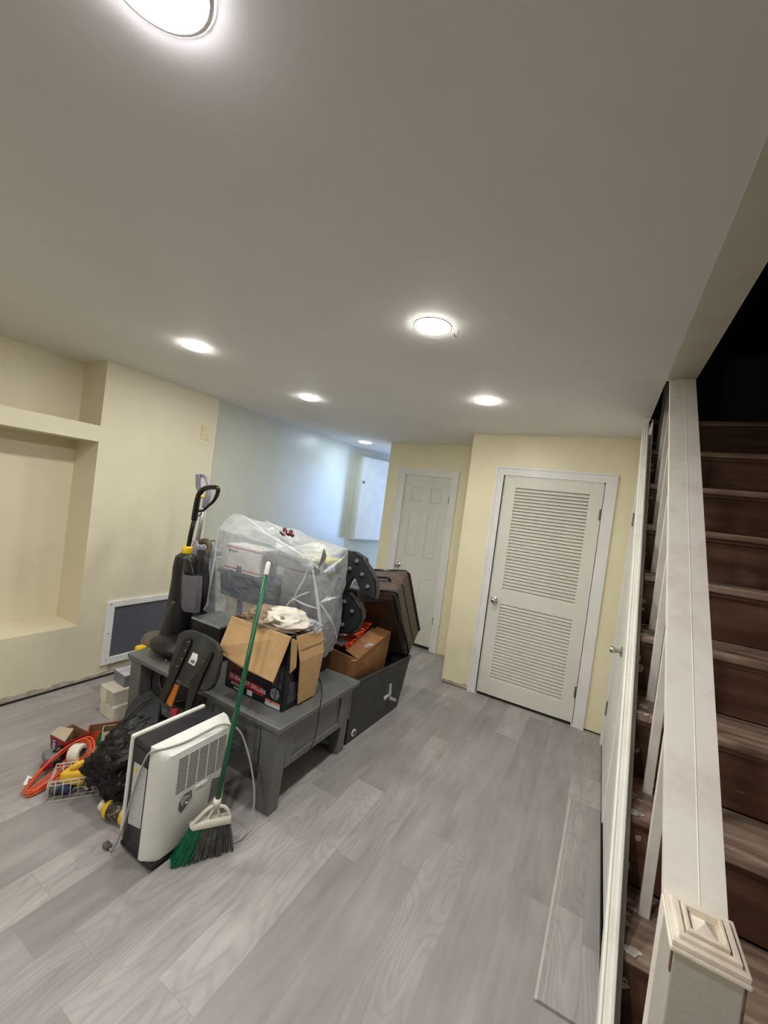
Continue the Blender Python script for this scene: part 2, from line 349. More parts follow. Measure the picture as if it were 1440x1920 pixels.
def catmull(pts, k, closed=False):
    out = []; n = len(pts)
    for i in range(n if closed else n-1):
        g = lambda j: pts[j % n] if closed else pts[max(0, min(n-1, j))]
        p0, p1, p2, p3 = g(i-1), g(i), g(i+1), g(i+2)
        for s in range(k):
            t = s/k
            out.append(.5*((2*p1)+(p2-p0)*t+(2*p0-5*p1+4*p2-p3)*t*t+(3*p1-p0-3*p2+p3)*t**3))
    if not closed: out.append(pts[-1])
    return out
def lathe(bm, o, d, prof, n=24, caps=True):
    o = V(o); d = V(d).normalized(); u, v = frame_of(d); rings = []
    for r, h in prof: rings.append([bm.verts.new(o+d*h+(u*math.cos(2*math.pi*k/n)+v*math.sin(2*math.pi*k/n))*max(r, 1e-4)) for k in range(n)])
    for a, b in zip(rings, rings[1:]):
        for k in range(n): bm.faces.new((a[k], a[(k+1) % n], b[(k+1) % n], b[k]))
    if caps: bm.faces.new(rings[0][::-1]); bm.faces.new(rings[-1])
    return bm
def loft(bm, loops, caps=True):
    rings = [[bm.verts.new(p) for p in l] for l in loops]; n = len(rings[0])
    for a, b in zip(rings, rings[1:]):
        for k in range(n): bm.faces.new((a[k], a[(k+1) % n], b[(k+1) % n], b[k]))
    if caps: bm.faces.new(rings[0][::-1]); bm.faces.new(rings[-1])
    return bm
def blob(bm, c, r, sub=3, amp=.1, fr=4, seed=0, ridge=False):
    bb = bmesh.new(); bmesh.ops.create_icosphere(bb, subdivisions=sub, radius=1)
    mp = {}
    for v in bb.verts:
        p = v.co.copy(); nz = noise.noise(p*fr*.5+V((seed, seed*2, 0)))
        if ridge: nz = (1-abs(noise.noise(p*fr+V((seed, 3, 1)))*2))*.5 + noise.noise(p*fr*.4+V((seed, 0, 0)))*.8
        q = p*(1+amp*nz)
        mp[v] = bm.verts.new(V(c)+V((q.x*r[0], q.y*r[1], q.z*r[2])))
    for f in bb.faces: bm.faces.new([mp[v] for v in f.verts])
    bb.free(); return bm
def wloc(o):
    p = V((0, 0, 0))
    while o: p = p + o.location; o = o.parent
    return p
def obj(name, bm, mt, parent=None, smooth=False, subd=0):
    bmesh.ops.recalc_face_normals(bm, faces=bm.faces)
    me = bpy.data.meshes.new(name)
    xs = [v.co for v in bm.verts]
    if parent: off = wloc(parent)
    else:
        off = V(((min(v.x for v in xs)+max(v.x for v in xs))/2, (min(v.y for v in xs)+max(v.y for v in xs))/2, min(v.z for v in xs)))
    for v in bm.verts: v.co -= off
    bm.to_mesh(me); bm.free()
    for mm in (mt if isinstance(mt, list) else [mt]): me.materials.append(mm)
    o = bpy.data.objects.new(name, me); COL.objects.link(o)
    if parent: o.parent = parent
    else: o.location = off
    if smooth:
        for p in me.polygons: p.use_smooth = True
        if smooth == 2:
            try: me.set_sharp_from_angle(angle=R(40))
            except Exception: pass
    if subd:
        s = o.modifiers.new('subsurf', 'SUBSURF'); s.levels = s.render_levels = subd
    return o
def thing(name, label, cat, loc, group=None):
    o = bpy.data.objects.new(name, None); COL.objects.link(o); o.empty_display_size = .05
    o.location = loc; o['label'] = label; o['category'] = cat
    if group: o['group'] = group
    return o
def tag(o, label, cat, group=None, kind=None):
    o['label'] = label; o['category'] = cat
    if group: o['group'] = group
    if kind: o['kind'] = kind
    return o
def struct(name, bm, mt, label, cat, parent=None, smooth=False):
    o = obj(name, bm, mt, parent, smooth)
    if not parent: o['kind'] = 'structure'; o['label'] = label; o['category'] = cat
    return o
def text(body, size, org, xd, yd, mt, parent, depth=.0006, name='lettering'):
    cu = bpy.data.curves.new('txt', 'FONT'); cu.body = body; cu.size = size; cu.extrude = depth
    to = bpy.data.objects.new('txt', cu); COL.objects.link(to)
    dg = bpy.context.evaluated_depsgraph_get(); me = bpy.data.meshes.new_from_object(to.evaluated_get(dg))
    bpy.data.objects.remove(to)
    xd = V(xd).normalized(); yd = V(yd); yd = (yd-xd*yd.dot(xd)).normalized(); zd = xd.cross(yd)
    bm = B(); bm.from_mesh(me)
    for v in bm.verts: v.co = V(org)+xd*v.co.x+yd*v.co.y+zd*v.co.z
    return obj(name, bm, mt, parent)

# ================================================================== THE ROOM
CZ = 2.40
LX = -3.28
# floor
b = B(); box(b, -3.9, 1.3, -3.0, 7.4, -.06, 0); struct('floor', b, M['floor'], 'grey oak laminate plank floor of the basement room', 'floor')
# ceiling slab pieces with round holes are not needed: lamps sit on the surface
b = B(); box(b, -3.9, .175, -3.0, 7.4, CZ, CZ+.25)
struct('ceiling', b, M['ceil'], 'smooth pale grey ceiling over the basement room', 'ceiling')
b = B(); box(b, .175, 1.3, -3.0, 1.222, CZ-.001, CZ+.25); box(b, .175, .292, 1.222, 2.37, CZ-.001, CZ+.25)
struct('trim_1', b, M['soffit'], 'cream painted soffit edge of the stair opening in the ceiling', 'soffit')

# left wall with two niches
b = B()
NB = -3.60; N0, N1 = .15, 1.58
box(b, NB, LX, -3.0, N0, .0, CZ)
box(b, NB, LX, N0, N1, .0, .449); box(b, NB, LX, N0, N1, 1.81, 1.926)
box(b, NB-.08, NB, N0-.1, N1+.1, 0, CZ)
box(b, NB, LX, N1, 2.555, 0, CZ)
struct('wall_left', b, M['wall'], 'cream left wall with an open niche above a tall shelf niche', 'wall')
b = B(); box(b, -3.6, -3.345, 2.555, 5.06, 0, CZ)
struct('wall_hall', b, mat('cool cream hallway paint', srgb(200, 201, 186), .32, var=.02, scale=3, bump=.1, bscale=90), 'cream hallway wall beyond the chimney breast', 'wall')
ad = V((.375, .927, 0)).normalized(); an = V((ad.y, -ad.x, 0)); a0 = V((-3.345, 5.03, 0))
b = B(); obox(b, a0, ad*2.6, -an*.15, (0, 0, CZ)); struct('wall_angled', b, bpy.data.materials['cool cream hallway paint'], 'angled end wall of the hallway carrying the white cabinet', 'wall')
# strip painted as gap shade, and ragged plaster along the left wall
b = B(); box(b, LX-.01, LX+.006, -1, 2.56, 0.001, .016); struct('gap_shade_left', b, M['gap'], 'dark strip painted as shade of the open gap under the left wall', 'gap')
b = B()
for i in range(60):
    y = -.2+i*.046; h = .018+.022*random.random()+(.05 if 1.8 < y < 2.5 else 0)
    w = .046
    box(b, LX-.001, LX+.003+.002*random.random(), y, y+w, .016, .016+h)
struct('trim_2', b, M['plaster'], 'ragged bare plaster strip at the foot of the left wall', 'trim')

# closet wall with the louvered door
DY = 3.775
b = B()
box(b, -1.19, -.85, DY, DY+.1, .012, CZ); box(b, -.04, .19, DY, DY+.1, .012, CZ); box(b, -.85, -.04, DY, DY+.1, 2.03, CZ)
box(b, -1.19, -1.09, DY+.1, 4.45, .012, CZ)
struct('wall_closet', b, M['wall_y'], 'yellow cream closet wall around the louvered door', 'wall')
b = B(); box(b, -1.188, .188, DY+.004, DY+.09, 0, .012); box(b, -.84, -.05, DY+.09, DY+.5, 0, 2.1)  # dark fill stands for shade in the gap and inside the closet
struct('gap_shade_closet', b, M['gap'], 'dark strip and block painted as shade under the closet wall and behind its door', 'gap')
b = B()
x = -1.19
while x < -.95:
    w = .02+.03*random.random(); box(b, x, x+w, DY-.004-.004*random.random(), DY+.002, .008, .03+.02*random.random()); x += w
struct('trim_3', b, M['plaster'], 'broken plaster edge at the foot of the closet wall corner', 'trim')
# second wall with six panel door
D1 = 4.45
b = B()
box(b, -2.44, -2.18, D1, D1+.1, 0, CZ); box(b, -1.595, -1.19, D1, D1+.1, 0, CZ); box(b, -2.18, -1.595, D1, D1+.1, 2.025, CZ)
box(b, -2.44, -2.34, D1+.1, 5.05, 0, CZ); box(b, -2.34, -.6, 4.95, 5.05, 0, CZ)
struct('wall_middle', b, M['wall_y'], 'yellow cream wall around the six panel door', 'wall')
# hallway enclosure with window
b = B(); 
box(b, -2.6, -2.05, 7.2, 7.3, 0, CZ); box(b, -1.0, -.5, 7.2, 7.3, 0, CZ); box(b, -2.05, -1.0, 7.2, 7.3, 0, .75); box(b, -2.05, -1.0, 7.2, 7.3, 2.15, CZ)
struct('wall_back', b, M['wall'], 'far end wall of the hallway', 'wall')
b = B(); box(b, -.6, -.5, 5.05, 7.2, 0, CZ); struct('wall_right', b, M['wall'], 'right wall of the hallway', 'wall')
gl = mat('daylight pane', (.5, .65, .9), .3, emit=((.32, .50, 1.0), 5.0))
b = B(); box(b, -2.05, -1.0, 7.26, 7.28, .75, 2.15); wn = struct('window_1', b, gl, 'bright daylight window at the hallway end', 'window')
b = B(); box(b, -2.05, -1.0, 7.2, 7.25, 1.43, 1.47); box(b, -2.07, -2.02, 7.19, 7.26, .75, 2.15); box(b, -1.03, -.98, 7.19, 7.26, .75, 2.15); obj('window_frame', b, M['trim'], wn)
# room behind the camera
b = B(); box(b, -3.9, 1.3, -3.1, -3.0, 0, CZ); struct('wall_rear', b, M['wall'], 'cream rear wall behind the camera', 'wall')

# stairwell shell
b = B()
box(b, 1.25, 1.35, -3.0, 8.0, 0, 5.2); struct('wall_stairwell', b, M['dark'], 'stairwell side wall, coloured dark for shade', 'wall')
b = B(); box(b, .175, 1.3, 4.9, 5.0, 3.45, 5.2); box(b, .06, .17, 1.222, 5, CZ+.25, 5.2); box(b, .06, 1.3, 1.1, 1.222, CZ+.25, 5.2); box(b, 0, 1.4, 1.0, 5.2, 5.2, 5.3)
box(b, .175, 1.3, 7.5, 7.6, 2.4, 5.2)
struct('wall_upper', b, M['dark'], 'upper walls at the head of the stairs, coloured dark for shade', 'wall')

# ---------------------------------------------------------------- wall fittings
def knob(name, o, d, parent, r=.026):
    b = B(); lathe(b, o, d, [(.03, 0), (.032, .004), (.026, .009), (.012, .012), (.011, .03), (r*.75, .036), (r, .046), (r*.98, .056), (r*.7, .064), (.004, .066)], 24)
    return obj(name, b, M['chrome'], parent, 2)
def hinge(x, y, z, parent, dx=1):
    b = B(); box(b, x-.012, x+.012, y-.004, y, z-.045, z+.045); tube(b, [(x, y-.006, z-.048), (x, y-.006, z+.048)], .006, 10)
    return obj('hinge', b, M['hinge'], parent, 2)
def casing(parent, x0, x1, ix0, ix1, top, itop, y):
    b = B()
    for (s0, s1, flip) in ((x0, ix0, 0), (ix1, x1, 1)):
        box(b, s0, s1, y-.014, y, .0, itop-.0005)
        e = (s0, s0+.018) if not flip else (s1-.018, s1)
        box(b, e[0], e[1], y-.022, y-.0135, 0, top-.019)
    box(b, x0, x1, y-.014, y, itop, top); box(b, x0, x1, y-.022, y-.0135, top-.018, top)
    # jamb
    box(b, ix0, ix0+.012, y, y+.09, 0, itop); box(b, ix1-.012, ix1, y, y+.09, 0, itop); box(b, ix0, ix1, y, y+.09, itop-.012, itop)
    return obj('door_frame', b, M['trim'], parent)

# louvered door
b = B()
x0, x1, z0, z1 = -.845, -.045, .022, 2.018; ly0, ly1 = DY+.004, DY+.038
U = (.985, 1.925); Lw = (.165, .862); sx0, sx1 = -.742, -.141
box(b, x0, sx0, ly0, ly1, z0, z1, .003); box(b, sx1, x1, ly0, ly1, z0, z1, .003)
for a, c in ((z0, Lw[0]), (Lw[1], U[0]), (U[1], z1)): box(b, sx0-.001, sx1+.001, ly0+.001, ly1, a, c)
d2 = struct('door_2', b, M['door'], 'white louvered closet door with chrome knob', 'door')
for (a, c) in (U, Lw):
    b = B(); n = round((c-a)/.029); p = (c-a)/n
    for i in range(n):
        z = a+p*(i+.5)
        hexa(b, [(sx0, ly0+.0035, z-p*.56), (sx1, ly0+.0035, z-p*.56), (sx1, ly1-.002, z+p*.30), (sx0, ly1-.002, z+p*.30), (sx0, ly0+.0035, z-p*.10), (sx1, ly0+.0035, z-p*.10), (sx1, ly1-.002, z+p*.60), (sx0, ly1-.002, z+p*.60)])
    obj('louvers', b, M['door'], d2)
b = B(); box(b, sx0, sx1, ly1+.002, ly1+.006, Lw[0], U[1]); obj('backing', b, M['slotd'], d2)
casing(d2, -.932, .05, -.858, -.035, 2.108, 2.03, DY)
knob('door_knob', (-.795, ly0, .885), (0, -1, 0), d2)
hinge(-.041, DY+.003, 1.765, d2); hinge(-.041, DY+.003, .28, d2)
# six panel door
b = B()
x0, x1 = -2.172, -1.603; z0 = .035; z1 = 2.012; y0 = D1+.012
xs = [(-2.082, -1.942), (-1.838, -1.690)]; zs = [(.22, .80), (.92+.12, 1.585), (1.70, 1.885)]
# front skin around the panels
box(b, x0, xs[0][0], y0, y0+.03, z0, z1); box(b, xs[0][1], xs[1][0], y0, y0+.03, z0, z1); box(b, xs[1][1], x1, y0, y0+.03, z0, z1)
for (a, c) in xs:
    prev = z0
    for (e, g) in zs: box(b, a, c, y0, y0+.03, prev, e); prev = g
    box(b, a, c, y0, y0+.03, prev, z1)
    for (e, g) in zs:
        box(b, a, c, y0+.009, y0+.03, e, g)
        i_ = .022
        hexa(b, [(a+.008, y0+.009, e+.008), (c-.008, y0+.009, e+.008), (c-.008, y0+.009, g-.008), (a+.008, y0+.009, g-.008), (a+i_, y0+.002, e+i_), (c-i_, y0+.002, e+i_), (c-i_, y0+.002, g-i_), (a+i_, y0+.002, g-i_)])
d1 = struct('door_1', b, M['door'], 'white six panel door behind the suitcase', 'door')
casing(d1, -2.28, -1.51, -2.183, -1.592, 2.10, 2.025, D1)
knob('door_knob', (-2.14, y0, .915), (0, -1, 0), d1); hinge(-1.598, D1+.010, 1.76, d1); hinge(-1.598, D1+.010, .35, d1)
b = B(); box(b, -2.17, -1.60, D1+.05, D1+.06, 0, 2.02); box(b, -2.17, -1.60, D1+.02, D1+.06, .001, .03); obj('backing', b, M['gap'], d1)

# vent grille on left wall
t = thing('vent_grille', 'white framed dark perforated return vent low on the left wall', 'vent', (LX, 2.1, .10))
b = B(); vy0, vy1, vz0, vz1 = 1.762, 2.50, .10, .604
for (a, c, e, g) in ((vy0, vy0+.055, vz0, vz1), (vy1-.055, vy1, vz0, vz1), (vy0+.055, vy1-.055, vz0, vz0+.055), (vy0+.055, vy1-.055, vz1-.05, vz1)):
    box(b, LX, LX+.022, a, c, e, g, .004)
obj('frame', b, M['trim'], t)
b = B(); box(b, LX-.001, LX+.008, vy0+.05, vy1-.05, vz0+.05, vz1-.045); obj('perforated_panel', b, M['perf'], t)
for yy, zz in ((vy0+.025, .58), (vy0+.025, .35), (vy0+.03, .14)):
    b = B(); lathe(b, (LX+.021, yy, zz), (1, 0, 0), [(.005, 0), (.005, .002), (.002, .003)], 10); obj('screw', b, M['hinge'], t, 2)
b = B(); box(b, LX, LX+.007, 2.40, 2.482, 1.997, 2.124, .003); tag(obj('wall_plate', b, mat('ivory plate', srgb(226, 214, 170), .35)), 'blank ivory wall plate high on the left wall near its corner', 'wall plate')

# cabinet on the angled wall
co = a0+ad*.07+an*.001
CZ0, CZ1 = 1.045, 2.285
t = thing('wall_cabinet', 'white wall cabinet with a small latch lit blue at the end of the hall', 'cabinet', (co.x, co.y, CZ0))
b = B(); obox(b, co+V((0, 0, CZ0)), ad*.75, an*.11, (0, 0, CZ1-CZ0), .004); obj('body', b, M['trim'], t)
b = B(); obox(b, co+an*.111+ad*.012+V((0, 0, CZ0+.015)), ad*.72, an*.018, (0, 0, CZ1-CZ0-.03), .004); dr = obj('door', b, M['trim'], t)
b = B(); lathe(b, co+an*.128+ad*.055+V((0, 0, 1.905)), an, [(.022, 0), (.022, .006), (.012, .008), (.012, .016), (.003, .018)], 16); obj('latch', b, M['hinge'], dr, 2)
b = B(); cb_ = ay(700, 1090, 5.0); box(b, cb_.x-.12, cb_.x+.1, 4.9, 5.1, 0, .66, .01)
tag(obj('pale_crate', b, M['acw'], None), 'pale boxy cabinet standing in the hall under the white wall cabinet', 'box')

# recessed lamps
def lamp(x, y, r, col, st, label):
    t = thing('ceiling_light', label, 'light', (x, y, CZ), 'recessed ceiling lights')
    b = B(); lathe(b, (x, y, CZ-.0005), (0, 0, -1), [(r+.009, 0), (r+.009, .0015), (r+.002, .004), (r, .003), (r-.001, .0)], 40, caps=False)
    obj('trim_ring', b, M['trim'], t, 2)
    e = mat('lit lens', (1, 1, 1), .4, emit=(col, st))
    b = B(); lathe(b, (x, y, CZ-.001), (0, 0, -1), [(r, 0), (r, .004), (r*.92, .007), (r*.6, .010), (.001, .011)], 40); obj('lens', b, e, t, True)
WM = (1, .99, .93); ST = 48
lamp(-.712, .345, .078, (.95, .94, 1.0), 62, 'large cool white round ceiling light at the top left, nearest of all')
lamp(-.736, 1.567, .075, WM, ST, 'warm round ceiling light in mid ceiling with its spring clip hanging out')
lamp(-2.212, 1.515, .075, WM, ST, 'warm round ceiling light nearest the shelf niches')
lamp(-2.203, 2.551, .075, WM, ST, 'warm round ceiling light between the left wall and the six panel door')
lamp(-.794, 2.685, .075, WM, ST, 'warm round ceiling light in front of the louvered door')
lamp(-2.872, 4.522, .08, (.72, .88, 1.0), 26, 'small white ceiling light over the hallway end')
lamp(-2.2, .33, .075, WM, ST*.7, 'round ceiling light outside the view to the left')
lamp(-.74, -1.0, .075, WM, ST*2.4, 'added fill light behind the camera, shaped as a round ceiling light')  # unseen lamp added as fill for the stair side
lamp(-2.2, -1.0, .075, WM, ST, 'added fill light behind the camera at the left, shaped as a round ceiling light')  # unseen lamp added to brighten the room from behind
b = B(); tube(b, [(-.655, 1.595, CZ-.004), (-.648, 1.60, CZ-.03), (-.640, 1.612, CZ-.034), (-.638, 1.62, CZ-.004)], .002, 6, smooth=4)
cl = [o for o in bpy.data.objects if o.name == 'ceiling_light.001'][0]
obj('spring_clip', b, M['chrome'], cl)

# ================================================================== STAIRCASE
Y0, Z0, G, RS = 1.360, .485, .2377, .2425     # nosing of the second tread, going, rise
st = thing('staircase', 'old brown wooden staircase with white stringer, balusters, wide handrail and newel', 'staircase', (.6, 1.1, 0))
XL, XR = .192, 1.25
for k in range(-1, 9):
    y = Y0+k*G; z = Z0+k*RS
    b = B(); box(b, XL, XR, y-.004, y+G+.022, z-.032, z, .009, 3); obj('tread', b, M['tread'], st)
    b = B(); box(b, XL, XR, y+.024, y+.045, z-RS+.001, z-.0325); box(b, XL, XR, y+.012, y+.0235, z-.05, z-.0325, .003)
    obj('riser', b, M['stair'], st)
# stringer (sloping board with moulded cap) at x .13 to .19
sl = RS/G
def sz(y, off): return y*sl+off
OFF = Z0-Y0*sl
yA, yB = .93, 3.30
def slope_bar(bm, xa, xb, o0, o1, ya=yA, yb=yB):
    # a bar whose top/bottom follow the stair slope
    hexa(bm, [(xa, ya, sz(ya, o0)), (xb, ya, sz(ya, o0)), (xb, yb, sz(yb, o0)), (xa, yb, sz(yb, o0)), (xa, ya, sz(ya, o1)), (xb, ya, sz(ya, o1)), (xb, yb, sz(yb, o1)), (xa, yb, sz(yb, o1))], .003)
b = B()
yt = 3.14
slope_bar(b, .148, .172, OFF-.02, OFF+.075, .99, yt)
slope_bar(b, .150, .190, OFF-.25, OFF-.0, .99, yt)
slope_bar(b, .139, .1475, OFF-.045, OFF+.035, .99, yt)
slope_bar(b, .160, .1718, OFF+.0745, OFF+.086, .99, yt)
obj('stringer', b, M['strg'], st)
# flakes of peeling paint where treads meet the stringer
b = B()
for k in range(-1, 9):
    y = Y0+k*G; z = Z0+k*RS
    for j in range(9):
        yy = y+.02*random.random()-.004; xx = .193+.03*random.random(); zz = z+.001
        if j > 4: yy = y+.05+.15*random.random()
        r1, r2 = .006+.010*random.random(), .004+.007*random.random(); a = random.random()*3
        p = [(xx+r1*math.cos(a+q*1.05)*(1+.4*random.random()), yy+r2*math.sin(a+q*1.05)*(1+.4*random.random()), zz+.001*random.random()) for q in range(6)]
        prism(b, p, (0, 0, .0012))
    for j in range(2):
        xx = .195+.03*random.random(); zz = z-.08-.12*random.random(); r1 = .006+.012*random.random()
        p = [(xx+r1*math.cos(q*1.05)*(.6+.8*random.random()), y+.0225, zz+r1*math.sin(q*1.05)*(.6+.9*random.random())) for q in range(6)]
        prism(b, p, (0, -.0015, 0))
obj('paint_flakes', b, M['chip'], st)['kind'] = 'stuff'
# balusters
ro = lambda y: .934+(y-.985)*1.078     # top of handrail
for k in range(0, 8):
    yb = Y0+k*G+.155+.007*k; zb = Z0+k*RS
    top = min(ro(yb)-.03, 3.0)
    b = B(); box(b, .233, .262, yb-.009, yb+.009, zb, top, .002); obj('baluster', b, M['rail'], st)
# first baluster tight behind the newel
b = B(); box(b, .192, .220, 1.000, 1.034, .0, ro(1.02)-.03, .002); obj('baluster', b, M['rail'], st)
# handrail: wide board
b = B()
ya, yb_ = .975, 2.37
def slab(x0, x1, dt):
    hexa(b, [(x0, ya, ro(ya)-.042), (x1, ya, ro(ya)-.042), (x1, yb_, ro(yb_)-.042), (x0, yb_, ro(yb_)-.042), (x0, ya, ro(ya)+dt), (x1, ya, ro(ya)+dt), (x1, yb_, ro(yb_)+dt), (x0, yb_, ro(yb_)+dt)])
slab(.189, .288, 0)
prism(b, [(.2435, ya, ro(ya)-.0003), (.2455, ya, ro(ya)+.0012), (.2475, ya, ro(ya)-.0003)], (0, yb_-ya, ro(yb_)-ro(ya)))
obj('handrail', b, M['rail'], st)
# newel
b = B(); box(b, .190, .287, .878, .978, 0, .940, .003)
nw = obj('newel_post', b, M['newel'], st)
b = B()
box(b, .184, .294, .871, .986, .936, .945, .003); box(b, .186, .292, .873, .984, .945, .955, .002)
def pyr(x0, x1, y0, y1, za, i, zb): hexa(b, [(x0, y0, za), (x1, y0, za), (x1, y1, za), (x0, y1, za), (x0+i, y0+i, zb), (x1-i, y0+i, zb), (x1-i, y1-i, zb), (x0+i, y1-i, zb)])
pyr(.190, .288, .877, .980, .955, .006, .9555)
def ringf(x0, x1, y0, y1, w, z0_, z1_):
    box(b, x0, x1, y0, y0+w, z0_, z1_, .0015); box(b, x0, x1, y1-w, y1, z0_, z1_, .0015); box(b, x0, x0+w, y0+w, y1-w, z0_, z1_, .0015); box(b, x1-w, x1, y0+w, y1-w, z0_, z1_, .0015)
ringf(.196, .282, .883, .974, .010, .955, .962)
ringf(.209, .269, .897, .961, .007, .955, .966)
pyr(.219, .259, .907, .951, .955, .019, .969)
obj('newel_cap', b, M['newelcap'], nw)
for q in ((.1885, .1905, .878, .886, .895, .93), (.286, .2885, .90, .912, .62, .76), (.286, .2885, .876, .884, .80, .93)):
    b = B(); box(b, *q); obj('chipped_edge', b, M['stair'], nw)

# under-stair wall with a small cupboard door
b = B()
prism(b, [(.190, .98, .0), (.190, DY, .0), (.190, DY, CZ), (.190, 3.14, CZ), (.190, .99, sz(.99, OFF-.2)), (.190, .98, .1)], (.0015, 0, 0))
struct('wall_stair', b, M['strg'], 'painted panel wall under the stair stringer', 'wall')
b = B(); box(b, .184, .193, 1.0, DY, .001, .012); struct('gap_shade_stair', b, M['gap'], 'dark strip painted as gap shade at the foot of the stair wall', 'gap')  # dark strip stands for the shade at the wall foot
b = B(); prism(b, [(.184, 2.62, .03), (.184, 3.56, .03), (.184, 3.56, 2.0), (.184, 3.1, 2.0), (.184, 2.62, 1.62)], (.006, 0, 0), .001)
d3 = struct('door_3', b, M['strg'], 'narrow white cupboard door under the stairs', 'door')
knob('door_knob', (.183, 2.87, .925), (-1, 0, 0), d3, .022)
b = B(); box(b, .176, .183, 3.57, 3.60, 1.70, 1.80); box(b, .176, .183, 3.57, 3.60, .25, .35); obj('hinge', b, M['hinge'], d3)
b = B(); box(b, .170, .190, 3.60, 3.68, 0, CZ-.002, .003); obj('door_frame', b, M['trim'], d3)

# loose laminate plank on the floor by the stair wall
b = B()
hexa(b, [(-.004, 1.545, .001), (.187, 1.55, .001), (.182, 2.76, .001), (.024, 2.76, .001), (-.004, 1.545, .011), (.187, 1.55, .011), (.182, 2.76, .011), (.024, 2.76, .011)], .0008)
lp = obj('laminate_plank', b, M['floor']); tag(lp, 'loose grey laminate plank lying along the foot of the stair wall', 'plank')
b = B(); hexa(b, [(-.014, 1.545, .002), (-.004, 1.545, .002), (.024, 2.76, .002), (.014, 2.76, .002), (-.014, 1.545, .006), (-.004, 1.545, .006), (.024, 2.76, .006), (.014, 2.76, .006)])
hexa(b, [(.013, 1.545, .0108), (.015, 1.545, .0108), (.041, 2.76, .0108), (.039, 2.76, .0108), (.013, 1.545, .0118), (.015, 1.545, .0118), (.041, 2.76, .0118), (.039, 2.76, .0118)])
obj('tongue', b, mat('pale plank edge', srgb(190, 186, 180), .5), lp)

# ================================================================== GREY TABLE
TZ = .465
t = thing('coffee_table', 'dark grey painted wooden table with square legs carrying the pile', 'table', (-1.9, 1.92, 0))
b = B(); box(b, -2.575, -1.262, 1.545, 2.295, TZ-.03, TZ, .006); obj('tabletop', b, M['tgrey'], t)
for (x, y) in ((-1.395, 1.56), (-1.395, 2.185), (-2.555, 1.56), (-2.555, 2.185)):
    b = B(); w_ = .115 if y < 2 else .095; hexa(b, [(x+.012, y+.008, 0), (x+w_-.008, y+.008, 0), (x+w_-.008, y+.078, 0), (x+.012, y+.078, 0), (x, y, TZ-.031), (x+w_, y, TZ-.031), (x+w_, y+.09, TZ-.031), (x, y+.09, TZ-.031)], .006); obj('leg', b, M['tgrey'], t)
def apron(x0, y0, dx, dy, ln, nz, lo=.205):
    # framed recessed panel of length ln along (dx,dy) from (x0,y0); nz = outward
    b = B(); o = V((x0, y0, lo)); d = V((dx, dy, 0)); n_ = V(nz); H = TZ-.031-lo
    obox(b, o-n_*.012, d*ln, (0, 0, H), -n_*.01)
    for (a, w__) in ((0, .05), (ln-.05, .05)): obox(b, o+d*a, d*w__, (0, 0, H), -n_*.018, .002)
    for (z, h) in ((0, .035), (H-.03, .03)): obox(b, o+d*.05+V((0, 0, z)), d*(ln-.1), (0, 0, h), -n_*.0175, .002)
    return b
obj('side_panel', apron(-1.288, 1.65, 0, 1, .535, (1, 0, 0)), M['tgrey'], t)
obj('side_panel', apron(-2.545, 1.65, 0, 1, .535, (-1, 0, 0)), M['tgrey'], t)
for x in (-1.83,):
    f = apron(x, 1.575, 1, 0, .42, (0, -1, 0), .225)
    dv = obj('drawer', f, M['tgrey'], t)
    b = B(); lathe(b, (x+.21, 1.575, .33), (0, -1, 0), [(.012, 0), (.008, .01), (.014, .02), (.003, .026)], 16); obj('knob', b, M['tgrey'], dv, 2)
b = B(); box(b, -2.53, -1.30, 2.26, 2.275, .205, TZ-.031); obj('back_panel', b, M['tgrey'], t)
b = B(); box(b, -2.53, -1.31, 1.60, 2.255, .206, .22); obj('shelf', b, M['tgrey'], t)  # shelf and divider added to form the dark left compartment
b = B(); box(b, -1.855, -1.84, 1.60, 2.255, .221, TZ-.031); obj('divider', b, M['tgrey'], t)

# ================================================================== PRINTED CARTON ON THE TABLE
bx = (-1.805, -1.362, 1.668, 1.93); bz = .872
t = thing('cardboard_box', 'navy printed carton with red band and open tan flaps, at the front of the table', 'box', (-1.58, 1.8, TZ))
b = B(); th = .005
x0, x1, y0, y1 = bx; z0 = TZ+.001
box(b, x0, x1, y0, y1, z0, z0+th)
box(b, x0, x1, y0, y0+th, z0+th, bz); box(b, x0, x1, y1-th, y1, z0+th, bz); box(b, x0, x0+th, y0+th, y1-th, z0+th, bz); box(b, x1-th, x1, y0+th, y1-th, z0+th, bz)
obj('carton', b, M['navy'], t)
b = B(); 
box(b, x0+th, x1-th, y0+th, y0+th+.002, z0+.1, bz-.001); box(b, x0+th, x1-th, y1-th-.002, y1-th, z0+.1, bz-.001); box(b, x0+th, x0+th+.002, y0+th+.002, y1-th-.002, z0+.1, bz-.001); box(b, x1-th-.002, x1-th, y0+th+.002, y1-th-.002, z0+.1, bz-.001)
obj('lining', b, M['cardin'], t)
# big front flap folded outwards and down
yo = .105
b = B()
c = [V((x0-.004, y0-.001, bz+.001)), V((x1+.002, y0-.001, bz+.001)), V((-1.368, 1.58, .657)), V((-1.60, 1.58, .664)), V((-1.756, 1.58, .688)), V((-1.786, 1.582, .722))]
prism(b, c, (0, -.005, -.001)); obj('flap', b, M['card'], t)
